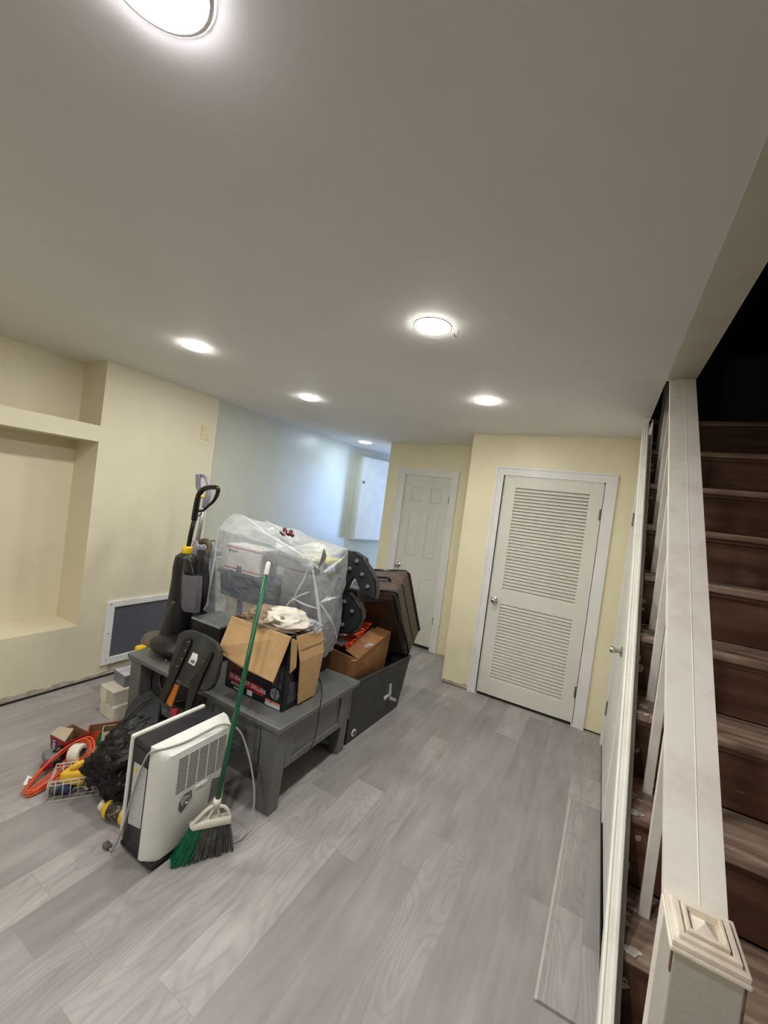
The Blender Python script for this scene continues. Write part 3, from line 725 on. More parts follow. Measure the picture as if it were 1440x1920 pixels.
# right flap bent out and hanging
b = B()
p = [V((x1+.002, y0+.035, bz-.005)), V((x1+.002, y1+.004, bz-.012)), V((x1+.028, y1+.006, bz-.14)), V((x1+.012, y1-.01, bz-.395)), V((x1+.012, y0+.105, bz-.395)), V((x1+.028, y0+.06, bz-.14))]
prism(b, [p[0], p[1], p[2], p[5]], (.005, 0, 0)); prism(b, [p[5], p[2], p[3], p[4]], (.005, 0, 0)); 
for q in (.06, .16, .34): 
    box(b, x1+.0295-.02*max(0, q-.14)/.25, x1+.0335-.02*max(0, q-.14)/.25, y0+.06+.04*max(0, q-.14)/.25, y1+.002, bz-q-.003, bz-q+.001)
obj('flap', b, M['card'], t)
b = B(); prism(b, [(x1+.001, y0+.005, bz-.01), (x1+.02, y0+.03, bz-.02), (x1+.022, y0+.045, bz-.17), (x1+.006, y0+.02, bz-.20)], (0, -.004, 0)); obj('torn_strip', b, M['card'], t)
b = B(); prism(b, [(x0-.002, y0+.03, bz-.002), (x0-.002, y1-.01, bz-.002), (x0-.075, y1-.02, bz-.12), (x0-.075, y0+.05, bz-.12)], (-.004, 0, -.002)); obj('flap', b, M['card'], t)
# front print (graphics stand .6 mm proud)
def decal(x0_, x1_, z0_, z1_, mt, par, y=None, n='printed_patch', sk=0):
    bb = B(); y = y0-.0008 if y is None else y
    prism(bb, [(x0_, y, z0_), (x1_, y, z0_-sk), (x1_, y, z1_-sk), (x0_, y, z1_)], (0, -.0006, 0)); return obj(n, bb, mt, par)
decal(x0+.025, -1.505, .512, .562, M['red'], t, sk=.012)
text('DURA-BEST DELUXE', .031, (x0+.035, y0-.0016, .530), (1, 0, -.04), (0, 0, 1), M['paper'], t)
text('the Front', .022, (x0+.05, y0-.0012, .497), (1, 0, -.04), (0, 0, 1), M['paper'], t)
text('Advan', .018, (x0+.075, y0-.0012, .477), (1, 0, -.04), (0, 0, 1), M['paper'], t)
decal(x0+.03, x0+.11, .572, .62, mat('dim red print', srgb(104, 34, 40), .4, var=.3, scale=60), t)
decal(x1-.125, x1-.018, .470, .490, M['ltgrey'], t); decal(x1-.125, x1-.018, .4905, .502, mat('salmon print', srgb(214, 130, 110), .5), t)
decal(x0+.18, x0+.22, .475, .51, M['ltgrey'], t)
decal(x1-.09, x1-.022, .585, .70, mat('slate photo print', srgb(84, 84, 92), .4, var=.3, scale=30), t)
b = B(); lathe(b, (x1-.062, y0-.0018, .545), (0, -1, 0), [(.032, 0), (.032, .0006)], 28); obj('seal', b, mat('grey seal print', srgb(140, 140, 142), .5, var=.3, scale=80), t)
text('TOP', .018, (x1-.080, y0-.0026, .550), (1, 0, -.1), (0, 0, 1), M['mgrey'], t); text('CHOICE', .014, (x1-.086, y0-.0026, .532), (1, 0, -.1), (0, 0, 1), M['mgrey'], t)
b = B(); prism(b, [(x1+.0008, y0+.03, .50), (x1+.0008, y1-.02, .50), (x1+.0008, y1-.02, .56), (x1+.0008, y0+.03, .62)], (.0006, 0, 0)); obj('printed_patch', b, mat('slate side print', srgb(70, 72, 84), .4, var=.3, scale=30), t)
b = B(); prism(b, [(x1+.0016, y1-.06, .49), (x1+.0016, y1-.02, .49), (x1+.0016, y1-.02, .54), (x1+.0016, y1-.06, .53)], (.0006, 0, 0)); obj('printed_patch', b, M['blue'], t)
# cloth and paper inside the carton
def crumple(name, c, r, mt, seed, label, cat, sub=5, amp=.5, fr=3.4):
    b = B(); blob(b, c, r, sub, amp, fr, seed, True)
    return tag(obj(name, b, mt, None, True), label, cat)
crumple('crumpled_cloth', (-1.525, 1.81, bz+.03), (.125, .10, .052), M['cloth'], 3, 'crumpled cream cloth bulging out of the navy carton', 'cloth', 5, .42, 1.9)
crumple('paper_bag', (-1.605, 1.785, bz+.008), (.17, .10, .055), M['cloth2'], 8, 'crumpled brown paper bag under the cream cloth in the navy carton', 'bag')
crumple('plastic_bag', (-1.405, 1.86, bz+.0), (.055, .07, .035), M['sheet'], 5, 'clear crumpled plastic bag at the right end of the navy carton', 'bag')
b = B(); tube(b, [(x1-.07, y0-.003, bz-.02), (x1-.055, y0-.004, .75), (x1-.045, y0-.004, .62), (x1-.06, y0-.004, .53), (x1-.09, y0-.004, .49)], .0018, 6, smooth=6)
tag(obj('thin_wire', b, M['black'], None, True), 'thin black wire hanging down the front of the navy carton', 'wire')
b = B(); pts = [az(586, 1272, TZ+.004), az(600, 1275, TZ+.004), ax(603, 1300, -1.255), ax(597, 1345, -1.256), ax(590, 1385, -1.262), ax(577, 1412, -1.266)]
tube(b, pts, .0028, 8, smooth=8); tag(obj('black_cable', b, M['black'], None, True), 'thin black cable hanging over the right edge of the grey table', 'cable')

# ================================================================== SMALL BLACK CABINET ON THE TABLE
b = B(); box(b, -2.355, -2.08, 1.83, 2.06, TZ+.001, .69, .004)
t = thing('black_appliance', 'low black box with grey top, behind the upright black chair back on the table', 'appliance', (-2.2, 1.95, TZ))
obj('body', b, M['black'], t)
b = B(); box(b, -2.36, -2.075, 1.825, 2.062, .691, .703, .003); obj('top', b, mat('worn grey top', srgb(118, 120, 120), .4, var=.15, scale=8), t)
b = B(); box(b, -2.36, -2.075, 1.821, 1.8245, .690, .704, .001); obj('front_edge', b, M['silver'], t)

# ================================================================== THINGS UNDER THE PLASTIC SHEET
b = B(); box(b, -2.33, -1.84, 2.07, 2.26, TZ+.001, .82, .004)
t1 = thing('beige_carton', 'wide beige carton at the bottom of the stack under the plastic sheet', 'box', (-1.9, 2.15, TZ)); obj('carton', b, M['beige'], t1)
for x in (-2.21, -1.95): b = B(); box(b, x, x+.05, 2.064, 2.0695, TZ+.01, .82); obj('strap', b, M['blue'], t1)
t1 = thing('storage_bin', 'slate blue storage bin under the plastic sheet', 'bin', (-2.1, 2.15, .821))
b = B(); hexa(b, [(-2.39, 2.06, .822), (-1.86, 2.06, .822), (-1.86, 2.25, .822), (-2.39, 2.25, .822), (-2.41, 2.05, .985), (-1.84, 2.05, .985), (-1.84, 2.27, .985), (-2.41, 2.27, .985)], .008); obj('bin', b, mat('dark slate plastic', srgb(64, 72, 92), .5), t1)
b = B(); box(b, -2.425, -1.83, 2.035, 2.28, .986, 1.012, .006); obj('lid', b, M['blue'], t1)
t1 = thing('postal_box', 'white postal box with red stripes under the plastic sheet', 'box', (-2.2, 2.1, 1.013))
pb = (-2.37, -2.02, 2.05, 2.22, 1.014, 1.20)
b = B(); box(b, *pb, .002); obj('carton', b, M['white'], t1)
for z in (1.178, 1.032): b = B(); box(b, pb[0], pb[1], pb[2]-.0012, pb[2]-.0002, z, z+.008); obj('red_stripe', b, M['pink'], t1)
b = B(); lathe(b, (pb[0]+.04, pb[2]-.0002, 1.155), (0, -1, 0), [(.012, 0), (.012, .001)], 18); box(b, pb[0]+.058, pb[0]+.12, pb[2]-.0012, pb[2]-.0002, 1.15, 1.16); obj('printed_mark', b, M['mgrey'], t1)
b = B(); box(b, -2.24, -2.19, pb[2]-.003, pb[2]-.0014, 1.016, 1.06, .001); obj('clasp', b, M['blue'], t1)
t1 = thing('grey_case', 'grey ribbed case with white carry handle under the plastic sheet', 'case', (-1.62, 2.12, .821))
b = B(); box(b, -1.82, -1.47, 2.05, 2.27, .822, 1.12, .02, 3)
for i in range(14): box(b, -1.80+i*.024, -1.79+i*.024, 2.043, 2.052, .86, .94)
obj('shell', b, mat('silver grey shell', srgb(120, 122, 126), .45, var=.12, scale=5), t1)
b = B(); tube(b, [(-1.66, 2.03, .80), (-1.70, 2.00, .86), (-1.685, 1.99, .92), (-1.62, 1.99, .98), (-1.56, 2.03, 1.02)], .006, 8, smooth=6); obj('handle', b, M['white'], t1, 1)
b = B(); box(b, -2.0, -1.6, 2.06, 2.25, 1.122, 1.20, .01); tag(obj('grey_tray', b, mat('smoky grey tray', srgb(128, 130, 134), .5), None), 'grey tray on top of the stack under the plastic sheet', 'tray')
b = B(); box(b, -1.74, -1.50, 2.10, 2.26, 1.201, 1.225, .004); tag(obj('yellow_folder', b, mat('pale yellow', srgb(232, 222, 140), .6), None), 'pale yellow folder showing through the top of the plastic sheet', 'folder')

b = B(); box(b, -1.83, -1.52, 2.04, 2.27, TZ+.001, .80, .006); tag(obj('black_case', b, M['black'], None), 'black case on the table under the lower right of the plastic sheet', 'case')
# the sheet itself
def sheet():
    # control loops front-left, front-mid, front-right, right-mid, back-right, back-mid, back-left, left-mid
    lv = [
     [(-2.455, 1.965, .708), (-1.95, 1.958, .62), (-1.345, 1.962, .68), (-1.40, 2.13, .665), (-1.490, 2.310, .65), (-1.9, 2.33, .5), (-2.53, 2.33, .5), (-2.52, 2.16, .708)],
     [(-2.452, 1.985, .78), (-1.95, 1.968, .75), (-1.362, 1.963, .76), (-1.405, 2.12, .75), (-1.487, 2.312, .75), (-1.9, 2.33, .74), (-2.53, 2.33, .75), (-2.515, 2.16, .76)],
     [(-2.452, 1.99, 1.00), (-1.97, 1.985, 1.0), (-1.435, 1.965, 1.0), (-1.44, 2.13, 1.0), (-1.490, 2.315, 1.0), (-1.9, 2.33, 1.0), (-2.54, 2.33, 1.0), (-2.51, 2.16, 1.0)],
     [(-2.450, 2.0, 1.22), (-2.0, 1.99, 1.19), (-1.50, 1.965, 1.165), (-1.475, 2.13, 1.19), (-1.482, 2.315, 1.22), (-1.95, 2.33, 1.25), (-2.55, 2.31, 1.28), (-2.51, 2.15, 1.28)],
     [(-2.44, 2.005, 1.298), (-2.02, 2.01, 1.272), (-1.545, 1.985, 1.215), (-1.485, 2.13, 1.262), (-1.484, 2.305, 1.295), (-1.97, 2.32, 1.34), (-2.57, 2.25, 1.392), (-2.51, 2.13, 1.355)],
     [(-2.34, 2.07, 1.345), (-2.03, 2.07, 1.315), (-1.66, 2.05, 1.25), (-1.56, 2.15, 1.27), (-1.56, 2.25, 1.30), (-1.98, 2.27, 1.365), (-2.45, 2.22, 1.39), (-2.42, 2.14, 1.375)],
    ]
    fine = []
    for l in lv:
        p = [V(q) for q in l]; n = len(p); out = []
        for i in range(n):
            for s in range(12): out.append(p[i].lerp(p[(i+1) % n], s/12))
        # slight rounding at the corners
        out = [(out[i-1]+out[i]*2+out[(i+1) % len(out)])/4 for i in range(len(out))]
        fine.append(out)
    loops = []
    for a, c in zip(fine, fine[1:]):
        for s in range(7): loops.append([x.lerp(y, s/7) for x, y in zip(a, c)])
    loops.append(fine[-1])
    cen = sum(fine[-1], V((0, 0, 0)))/len(fine[-1])
    for k in (.75, .5, .25, .06): loops.append([cen+(x-cen)*k for x in fine[-1]])
    N_ = len(loops[0]); res = []
    axis = V((-1.95, 2.15, 0))
    for li, l in enumerate(loops):
        o = []
        for p in l:
            h = V((p.x-axis.x, p.y-axis.y, 0)); h = V((h.x*.3, h.y, 0)).normalized()
            q = V((p.x*3.2+p.z*1.5, p.y*3.2, p.z*2.2))
            w1 = 1-abs(noise.noise(q)*2.4); w2 = noise.noise(q*2.7+V((5, 1, 2)))
            w3 = 1-abs(noise.noise(V((p.x*7+p.z*4, p.y*7-p.z*3, p.z*2))*1.0)*2.6)
            d = .020*w1+.010*w2+.012*w3-.018
            top = li > 28
            if top: o.append(p+V((0, 0, d*.8)))
            else: o.append(p+h*d*(.55 if li > 24 else 1))
        res.append(o)
    b = B(); loft(b, res, caps=False); b.faces.new([b.verts[-N_+i] for i in range(0)]) if False else None
    b.verts.ensure_lookup_table()
    return b
b = sheet()
ps = obj('plastic_sheet', b, M['sheet'], None, True)
tag(ps, 'large translucent plastic sheet draped over the stack on the grey table', 'sheet')
# pressed folds standing out of the sheet
def fold(pts, w, lift=.006):
    bb = B(); P_ = [ay(px_, py_, y_) for px_, py_, y_ in pts]; P_ = catmull(P_, 6)
    n_ = len(P_); up_ = V((0, -1, .15)).normalized(); prev = None
    for i, p in enumerate(P_):
        d = (P_[min(i+1, n_-1)]-P_[max(i-1, 0)]).normalized(); sd = d.cross(up_).normalized(); k = math.sin(math.pi*(i+.3)/(n_-.4))*w
        cur = [bb.verts.new(p+sd*k), bb.verts.new(p+up_*(lift+.3*k)), bb.verts.new(p-sd*k)]
        if prev:
            bb.faces.new((prev[0], cur[0], cur[1], prev[1])); bb.faces.new((prev[1], cur[1], cur[2], prev[2]))
        prev = cur
    obj('fold', bb, M['fold'], ps, 1)
fold([(470, 985, 1.99), (505, 1005, 1.96), (545, 1028, 1.945), (583, 1052, 1.94)], .010)
fold([(583, 1052, 1.935), (590, 1090, 1.935), (597, 1140, 1.93), (601, 1180, 1.93), (604, 1226, 1.935)], .012)
fold([(583, 1052, 1.935), (570, 1085, 1.945), (556, 1110, 1.955), (548, 1132, 1.96)], .008)
fold([(590, 1058, 1.935), (604, 1072, 1.95), (617, 1066, 1.99), (640, 1048, 2.08), (652, 1038, 2.2)], .010)
fold([(598, 1128, 1.93), (611, 1148, 1.95), (624, 1170, 1.99), (632, 1196, 2.05)], .009)
fold([(600, 1130, 1.93), (618, 1122, 1.99), (638, 1118, 2.1)], .012)
fold([(545, 1120, 1.955), (570, 1133, 1.94), (598, 1142, 1.93)], .007)
fold([(410, 990, 1.985), (404, 1040, 1.975), (395, 1090, 1.965), (388, 1138, 1.955)], .010)
fold([(430, 964, 2.16), (455, 968, 2.10), (480, 985, 2.02), (500, 1000, 1.975)], .010)
fold([(497, 975, 2.2), (520, 990, 2.05), (540, 1006, 1.99)], .008)
# gathered knot with grey tape, hanging folds
b = B(); kc = ay(583, 1052, 1.95)
for i in range(9):
    a = i/9*6.28; prism(b, [kc+V((0, -.01, 0)), kc+V((.05*math.cos(a)-.01, -.03-.012*random.random(), .035*math.sin(a))), kc+V((.05*math.cos(a+.5), -.02, .035*math.sin(a+.5)))], (0, -.001, .0005))
obj('gathered_knot', b, M['sheet'], ps)
b = B()
for tri in ([(607, 1028), (612, 1042), (604, 1078), (596, 1068)], [(590, 1062), (601, 1070), (599, 1076), (586, 1067)], [(612, 1080), (625, 1070), (628, 1076), (622, 1088), (616, 1085)]):
    prism(b, [ay(x, y, 1.935 if x < 609 else 1.97) for x, y in tri], (0, .0015, 0))
obj('grey_tape', b, mat('grey tape', srgb(128, 130, 128), .3, .3), ps)
# red beaded sprig on top
t1 = thing('red_hair_clip', 'small dark red beaded clip lying on top of the plastic sheet', 'ornament', ay(537, 1000, 2.12))
for i, (dx, dy, dz, r) in enumerate([(-.045, 0, .005, .014), (-.03, .01, .028, .013), (-.015, 0, .016, .016), (-.002, -.01, .002, .015), (.012, .012, -.002, .013), (.035, .0, .004, .016), (.05, .008, -.004, .013), (.03, .01, .02, .014), (-.02, -.01, -.004, .013)]):
    b = B(); p = ay(537, 1001, 2.12)+V((dx, dy, dz)); blob(b, p, (r, r, r), 2, .25, 6, i); obj('bead', b, M['dkred'], t1, True)

# ================================================================== UPRIGHT CARPET CLEANER (black)
YV = 1.86
t = thing('carpet_cleaner', 'black upright carpet cleaner with yellow collar and smoky tank, on the table', 'carpet cleaner', ay(330, 1205, YV))
def ell(c, w, d, n=20, tilt=0):
    return [V((c.x+math.cos(k/n*6.2832)*w, c.y+math.sin(k/n*6.2832)*d, c.z+tilt*math.cos(k/n*6.2832)*w)) for k in range(n)]
px = 2.72/760
b = B(); st_ = [((350, 1037), 12), ((350, 1043), 17), ((349, 1052), 20), ((347, 1065), 21.5), ((346, 1085), 22.5), ((343, 1110), 25), ((340, 1135), 28), ((336, 1160), 30), ((331, 1185), 32), ((328, 1205), 34), ((326, 1214), 32)]
loft(b, [ell(ay(c[0], c[1], YV), w*px, .055+.0012*w if w > 14 else .03) for c, w in st_]); obj('body', b, M['black'], t, 2)
b = B(); loft(b, [ell(ay(352, y_, YV-.075), w*px, .012) for y_, w in ((1048, 6), (1054, 12), (1075, 17), (1095, 18), (1110, 17))]); obj('front_cover', b, M['blackg'], t, 2)
b = B(); loft(b, [ell(ay(c, y_, YV), w*px, w*px) for c, y_, w in ((350, 1038, 8.5), (350, 1036, 9.3), (352, 1026, 9.3), (352, 1024, 8))]); obj('collar', b, M['yellow'], t, 2)
b = B(); tube(b, [ay(353, 1026, YV), ay(359, 996, YV), ay(366, 968, YV)], .0155, 14); obj('pole', b, M['black'], t, 1)
b = B(); tube(b, [ay(x, y, YV) for x, y in ((364, 975), (367, 957), (370, 940), (374, 926), (382, 917), (393, 914), (404, 914), (409, 917), (407, 928), (400, 940), (390, 949), (381, 957), (373, 958))], [.021, .021, .020, .019, .018, .0165, .016, .015, .013, .011, .009, .009, .009], 12, smooth=5); hd = obj('handle', b, M['blackg'], t, 1)
b = B(); blob(b, ay(380, 931, YV-.02), (.014, .01, .014), 2, .1); obj('trigger', b, M['yellow'], hd, True)
b = B(); tube(b, [ay(372, 968, YV-.01), ay(378, 963, YV-.02), ay(377, 961, YV-.02)], .004, 8); obj('cord_hook', b, M['black'], hd, 1)
# tank
def hexloop(cx, cy, y, w, d):
    c = ay(cx, cy, y); return [c+V(q) for q in ((-w, .02, 0), (-w*.98, -d*.45, 0), (-.15*w, -d, 0), (w*.2, -d, 0), (w, -d*.35, 0), (w, .02, 0))]
b = B(); loft(b, [hexloop(361, 1080, YV-.07, .062, .045), hexloop(361, 1076, YV-.07, .074, .055), hexloop(360, 1090, YV-.07, .078, .06), hexloop(359, 1115, YV-.07, .077, .06), hexloop(357, 1135, YV-.07, .074, .055), hexloop(357, 1144, YV-.07, .066, .045)]); tk = obj('tank', b, M['bin'], t)
b = B(); loft(b, [hexloop(360, 1102, YV-.066, .05, .035), hexloop(358, 1138, YV-.066, .05, .035)]); obj('inner_tank', b, mat('dark smoky liner', srgb(62, 58, 72), .4), tk)
b = B(); tube(b, [ay(330, 1125, YV-.06), ay(318, 1160, YV-.06), ay(310, 1185, YV-.06), ay(308, 1203, YV-.05)], [.03, .035, .038, .03], 12, smooth=4); obj('side_housing', b, M['dgrey'], t, True)
b = B(); c = az(318, 1214, TZ+.05); blob(b, c+V((.02, .0, .018)), (.17, .11, .055), 3, .05, 3); obj('foot', b, M['black'], t, True)
b = B(); c2 = ay(291, 1203, 1.82); blob(b, c2, (.10, .09, .075), 3, .04, 2, 4); obj('foot_cover', b, M['fabric_grey'], t, True)
b = B(); c3 = ay(264, 1217, 1.67); cbox(b, c3+V((0, .0, 0)), (.03, 0, 0), (0, .03, 0), (0, 0, .024), .014, 3); obj('corner_bumper', b, M['yellow'], t, 1)
b = B(); c3 = ay(290, 1213, 1.70); cbox(b, c3, (.022, 0, 0), (0, .012, 0), (0, 0, .027), .004); obj('release_pedal', b, M['yellow'], t)
b = B(); c4 = ay(325, 1222, 1.68); lathe(b, c4+V((-.0, -.03, 0)), (0, 1, 0), [(.01, -.004), (.03, -.002), (.055, 0), (.06, .01), (.06, .035), (.05, .045)], 28); wh = obj('wheel', b, M['black'], t, 2)
b = B(); c5 = ay(258, 1225, 1.64); cbox(b, c5, (.022, 0, 0), (0, .015, 0), (0, 0, .01), .004); obj('nozzle_tip', b, M['pink'], t)

# ================================================================== UPRIGHT VACUUM (purple grey)
Y2 = 2.08
t = thing('vacuum_cleaner', 'grey purple upright vacuum with brown hose, behind the black carpet cleaner', 'vacuum cleaner', ay(383, 1195, Y2))
p2 = 2.97/760
b = B(); loft(b, [ell(ay(x, y, Y2), w*p2, w*p2*.9) for x, y, w in ((384, 1190, 20), (384, 1150, 20), (384, 1110, 20), (385, 1060, 20), (385, 1040, 20), (385, 1030, 19))]); obj('body', b, M['dgrey'], t, 2)
b = B(); loft(b, [ell(ay(x, y, Y2-.03), w*p2, w*p2*.8) for x, y, w in ((373, 1075, 13), (372, 1050, 15), (372, 1030, 15), (372, 1023, 13), (370, 1018, 9), (369, 1014, 9))]); obj('motor_cover', b, M['purple'], t, 2)
b = B(); tube(b, [ay(369, 1018, Y2), ay(376, 985, Y2), ay(383, 945, Y2)], .0165, 14); obj('tube', b, M['silver'], t, 1)
b = B(); tube(b, [ay(x, y, Y2) for x, y in ((384, 950), (387, 938), (390, 928), (391, 914), (389, 902), (383, 893), (375, 891), (370, 894))], [.02, .026, .02, .014, .013, .012, .012, .012], 12, smooth=5)
h2 = obj('handle', b, M['purple'], t, 1)
b = B(); prism(b, [ay(x, y, Y2-.02) for x, y in ((366, 889), (372, 889), (375, 905), (377, 915), (374, 923), (369, 921), (366, 912))], (0, .04, 0), .004); obj('grip', b, M['purple'], h2)
b = B(); 
hp = catmull([ay(376, 1016, Y2-.06), ay(386, 1015, Y2-.07), ay(392, 1021, Y2-.07), ay(394, 1032, Y2-.07), ay(393, 1042, Y2-.07)], 14)
tube(b, hp, [.020+.0022*(i % 2) for i in range(len(hp))], 12); obj('hose', b, M['hose'], t, 1)
b = B(); tube(b, [ay(391, 1040, Y2-.07), ay(388, 1060, Y2-.07), ay(384, 1100, Y2-.07), ay(381, 1135, Y2-.07)], [.028, .026, .024, .02], 14); obj('wand', b, M['dgrey'], t, 1)
b = B(); tube(b, [ay(x, y, Y2+.02) for x, y in ((390, 1020), (396, 1014), (404, 1014), (408, 1019), (407, 1027))], .007, 8, smooth=5); obj('carry_handle', b, M['purple'], t, 1)
b = B(); cbox(b, ay(402, 1036, Y2), (.035, 0, 0), (0, .05, 0), (0, 0, .022), .01); obj('cord_reel', b, M['ltgrey'], t)

# ================================================================== BLACK CHAIR BACK leaning on the table
po = V((-1.85, 1.44, .6)); pn = V((.05, -.94, .33)).normalized()
def P(x, y, off=0): return ap(x, y, po+pn*off, pn)
t = thing('chair_back', 'black plastic chair back with a white tag, leaning on the front of the table', 'chair back', P(350, 1320))
out = [(334, 1188), (346, 1182), (358, 1181), (375, 1187), (392, 1196), (405, 1205), (412, 1220), (411, 1240), (406, 1262), (400, 1282), (394, 1290), (384, 1296), (372, 1296), (364, 1288), (350, 1285), (338, 1277), (322, 1268), (314, 1262), (318, 1248), (324, 1230), (330, 1212), (332, 1200)]
b = B(); prism(b, [P(*q) for q in out], -pn*.03, .006); sh = obj('shell', b, mat('scuffed black plastic', srgb(52, 53, 52), .6, var=.25, scale=9), t)
for q in ([(345, 1197), (352, 1195), (358, 1200), (357, 1207), (332, 1262), (320, 1290), (306, 1318), (297, 1310), (303, 1295)], [(393, 1222), (398, 1224), (396, 1232), (382, 1262), (372, 1285), (360, 1320), (350, 1352), (342, 1350), (352, 1300), (356, 1275), (368, 1264), (374, 1255)]):
    b = B(); prism(b, [P(x, y, .016) for x, y in q], -pn*.014, .002); obj('support_bar', b, M['blackg'], t)
for q in ((354, 1204), (348, 1220), (341, 1235), (333, 1249), (382, 1241), (312, 1238)):
    b = B(); lathe(b, P(q[0], q[1], .015 if q[0] < 370 else .001), pn, [(.005, 0), (.004, .003), (.001, .004)], 10); obj('screw', b, M['chrome'], t, 2)
b = B(); prism(b, [P(x, y, .001) for x, y in ((362, 1223), (371, 1227), (370, 1237), (364, 1249), (353, 1242))], pn*.0008); lb = obj('tag', b, M['paper'], t)
b = B(); prism(b, [P(x, y, .0022) for x, y in ((359, 1236), (366, 1239), (363, 1245), (356, 1241))], pn*.0005); obj('printed_patch', b, M['tagtxt'], lb)
for q in ([(325, 1281), (335, 1285), (320, 1326), (311, 1318)], [(357, 1305), (362, 1308), (351, 1330), (346, 1326)]):
    b = B(); prism(b, [P(x, y, .002) for x, y in q], -pn*.01, .002); obj('orange_strut', b, M['orangew'], t)
b = B(); prism(b, [P(x, y, -.01) for x, y in ((318, 1328), (332, 1330), (328, 1345), (322, 1345))], -pn*.02, .002); obj('red_block', b, M['red'], t)

b = B(); box(b, -2.42, -1.87, 1.61, 1.95, .222, .425, .05, 4)  # bag added to make the left table compartment look dark
for v in b.verts:
    k = noise.noise(v.co*5)*.012; v.co += V((k, k*.4, 0))
t = thing('dark_filler_bag', 'black nylon bag added to darken the open compartment of the grey table', 'bag', (-2.14, 1.78, .222))
obj('body', b, M['bag2'], t, True)
b = B(); tube(b, [(-2.30, 1.605, .40), (-2.27, 1.59, .33), (-2.14, 1.585, .29), (-2.02, 1.59, .33), (-1.98, 1.605, .40)], .009, 8, smooth=5); obj('handle', b, M['black'], t, 1)
# ================================================================== STACK OF SMALL BOXES left of the table
def sbox(name, c, hx, hy, hz, mt, rot, label, cat='box', bev=.002):
    b = B(); u = V((math.cos(rot), math.sin(rot), 0)); v_ = V((-u.y, u.x, 0)); cbox(b, c, u*hx, v_*hy, (0, 0, hz), bev)
    return tag(obj(name, b, mt), label, cat)
sbox('white_carton', (-2.70, 1.66, .045), .085, .13, .0445, M['offw'], -.05, 'cream flat box at the bottom of the small stack left of the table')
sbox('sleeve_box', (-2.725, 1.655, .137), .085, .125, .046, M['pages'], -.05, 'white ribbed box in the middle of the small stack left of the table')
g = sbox('grey_carton', (-2.735, 1.722, .222), .075, .112, .0375, mat('grey carton', srgb(122, 124, 130), .5, var=.06), -.08, 'shiny grey box with pale top, topmost of the small stack left of the table')
u = V((math.cos(-.08), math.sin(-.08), 0)); v_ = V((-u.y, u.x, 0))
b = B(); cbox(b, (-2.735, 1.722, .2602), u*.075, v_*.112, (0, 0, .0007)); gt = obj('lid_print', b, mat('pale marbled lid', srgb(206, 206, 216), .4, var=.1, scale=14), g)
b = B()
for i in range(7):
    c = V((-2.735, 1.715, .2612))+u*random.uniform(-.03, .03)+v_*random.uniform(-.03, .03); tube(b, [c, c+u*.02, c+u*.015+v_*.02], .0014, 5, smooth=4)
obj('scribble', b, mat('brown ink', srgb(110, 80, 80), .6), gt)

# ================================================================== BIN BAG and black fabric bag
b = B(); blob(b, (-1.95, 1.30, .155), (.20, .20, .155), 5, .34, 4.2, 2, True); blob(b, (-2.13, 1.42, .12), (.13, .13, .12), 4, .34, 5, 7, True)
for v in b.verts: v.co.z = max(v.co.z, .002); v.co.x = min(v.co.x, -1.69); v.co.y = min(v.co.y, 1.535)
tag(obj('bin_bag', b, M['bag'], None, True), 'crumpled black bin bag behind the white air appliance', 'bag')
t = thing('fabric_bag', 'flat black fabric bag lying over the black bin bag', 'bag', (-2.15, 1.5, .2))
b = B(); q = [az(222, 1372, .27), az(238, 1325, .31), az(256, 1302, .33), az(285, 1300, .34), az(303, 1316, .34), az(296, 1352, .33), az(262, 1372, .30)]
prism(b, q, (0, .01, -.09), .012); obj('pouch', b, M['bag2'], t, 1)
b = B(); tube(b, [az(218, 1366, .285), az(240, 1344, .32), az(262, 1322, .345), az(284, 1310, .352)], .006, 8, smooth=5); obj('strap', b, M['bag2'], t, 1)
b = B(); blob(b, az(183, 1430, .09), (.06, .07, .06), 3, .2, 3, 6); tag(obj('black_pouch', b, M['dgrey'], None, True), 'small dark grey pouch beside the yellow case and bin bag', 'pouch')

# ================================================================== PORTABLE AIR APPLIANCE
AX0, AX1, AY0, AY1, AH = -1.670, -1.440, 1.055, 1.420, .50
t = thing('dehumidifier', 'white and black portable air appliance with slatted rear grille, standing on casters', 'air appliance', (-1.565, 1.245, 0))
b = B(); box(b, AX0+.016, AX1-.068, AY0+.006, AY1-.006, .03, AH-.006, .012, 3); obj('black_body', b, mat('dusty black panel', srgb(34, 34, 38), .4, var=.3, scale=9), t)
b = B(); box(b, AX0, AX0+.022, AY0, AY1, .035, AH+.004, .01, 3); obj('front_shell', b, M['acw'], t)
# white rear shell with sloped top shoulder
b = B(); xs0 = AX1-.080
def plan(z, k=0, g=0):
    q = [(xs0, AY0), (xs0+.012, AY0), (AX1-.034, AY0+.012), (AX1-.008, AY0+.030), (AX1, AY0+.050), (AX1, AY1-.03), (AX1-.012, AY1-.008), (AX1-.03, AY1), (xs0, AY1)]
    return [V((x-k*max(0, x-xs0-.012), y, z-g*max(0, x-xs0))) for x, y in q]
loft(b, [plan(.032, .12), plan(.05), plan(.455), plan(.478, .02), plan(.500, .35, .10), plan(.510, .62, .12)])
rs = obj('rear_shell', b, M['acw'], t, 2)
b = B(); box(b, AX0+.01, AX1-.004, AY0+.005, AY1-.005, .018, .036, .004); obj('base', b, M['navy'], t)
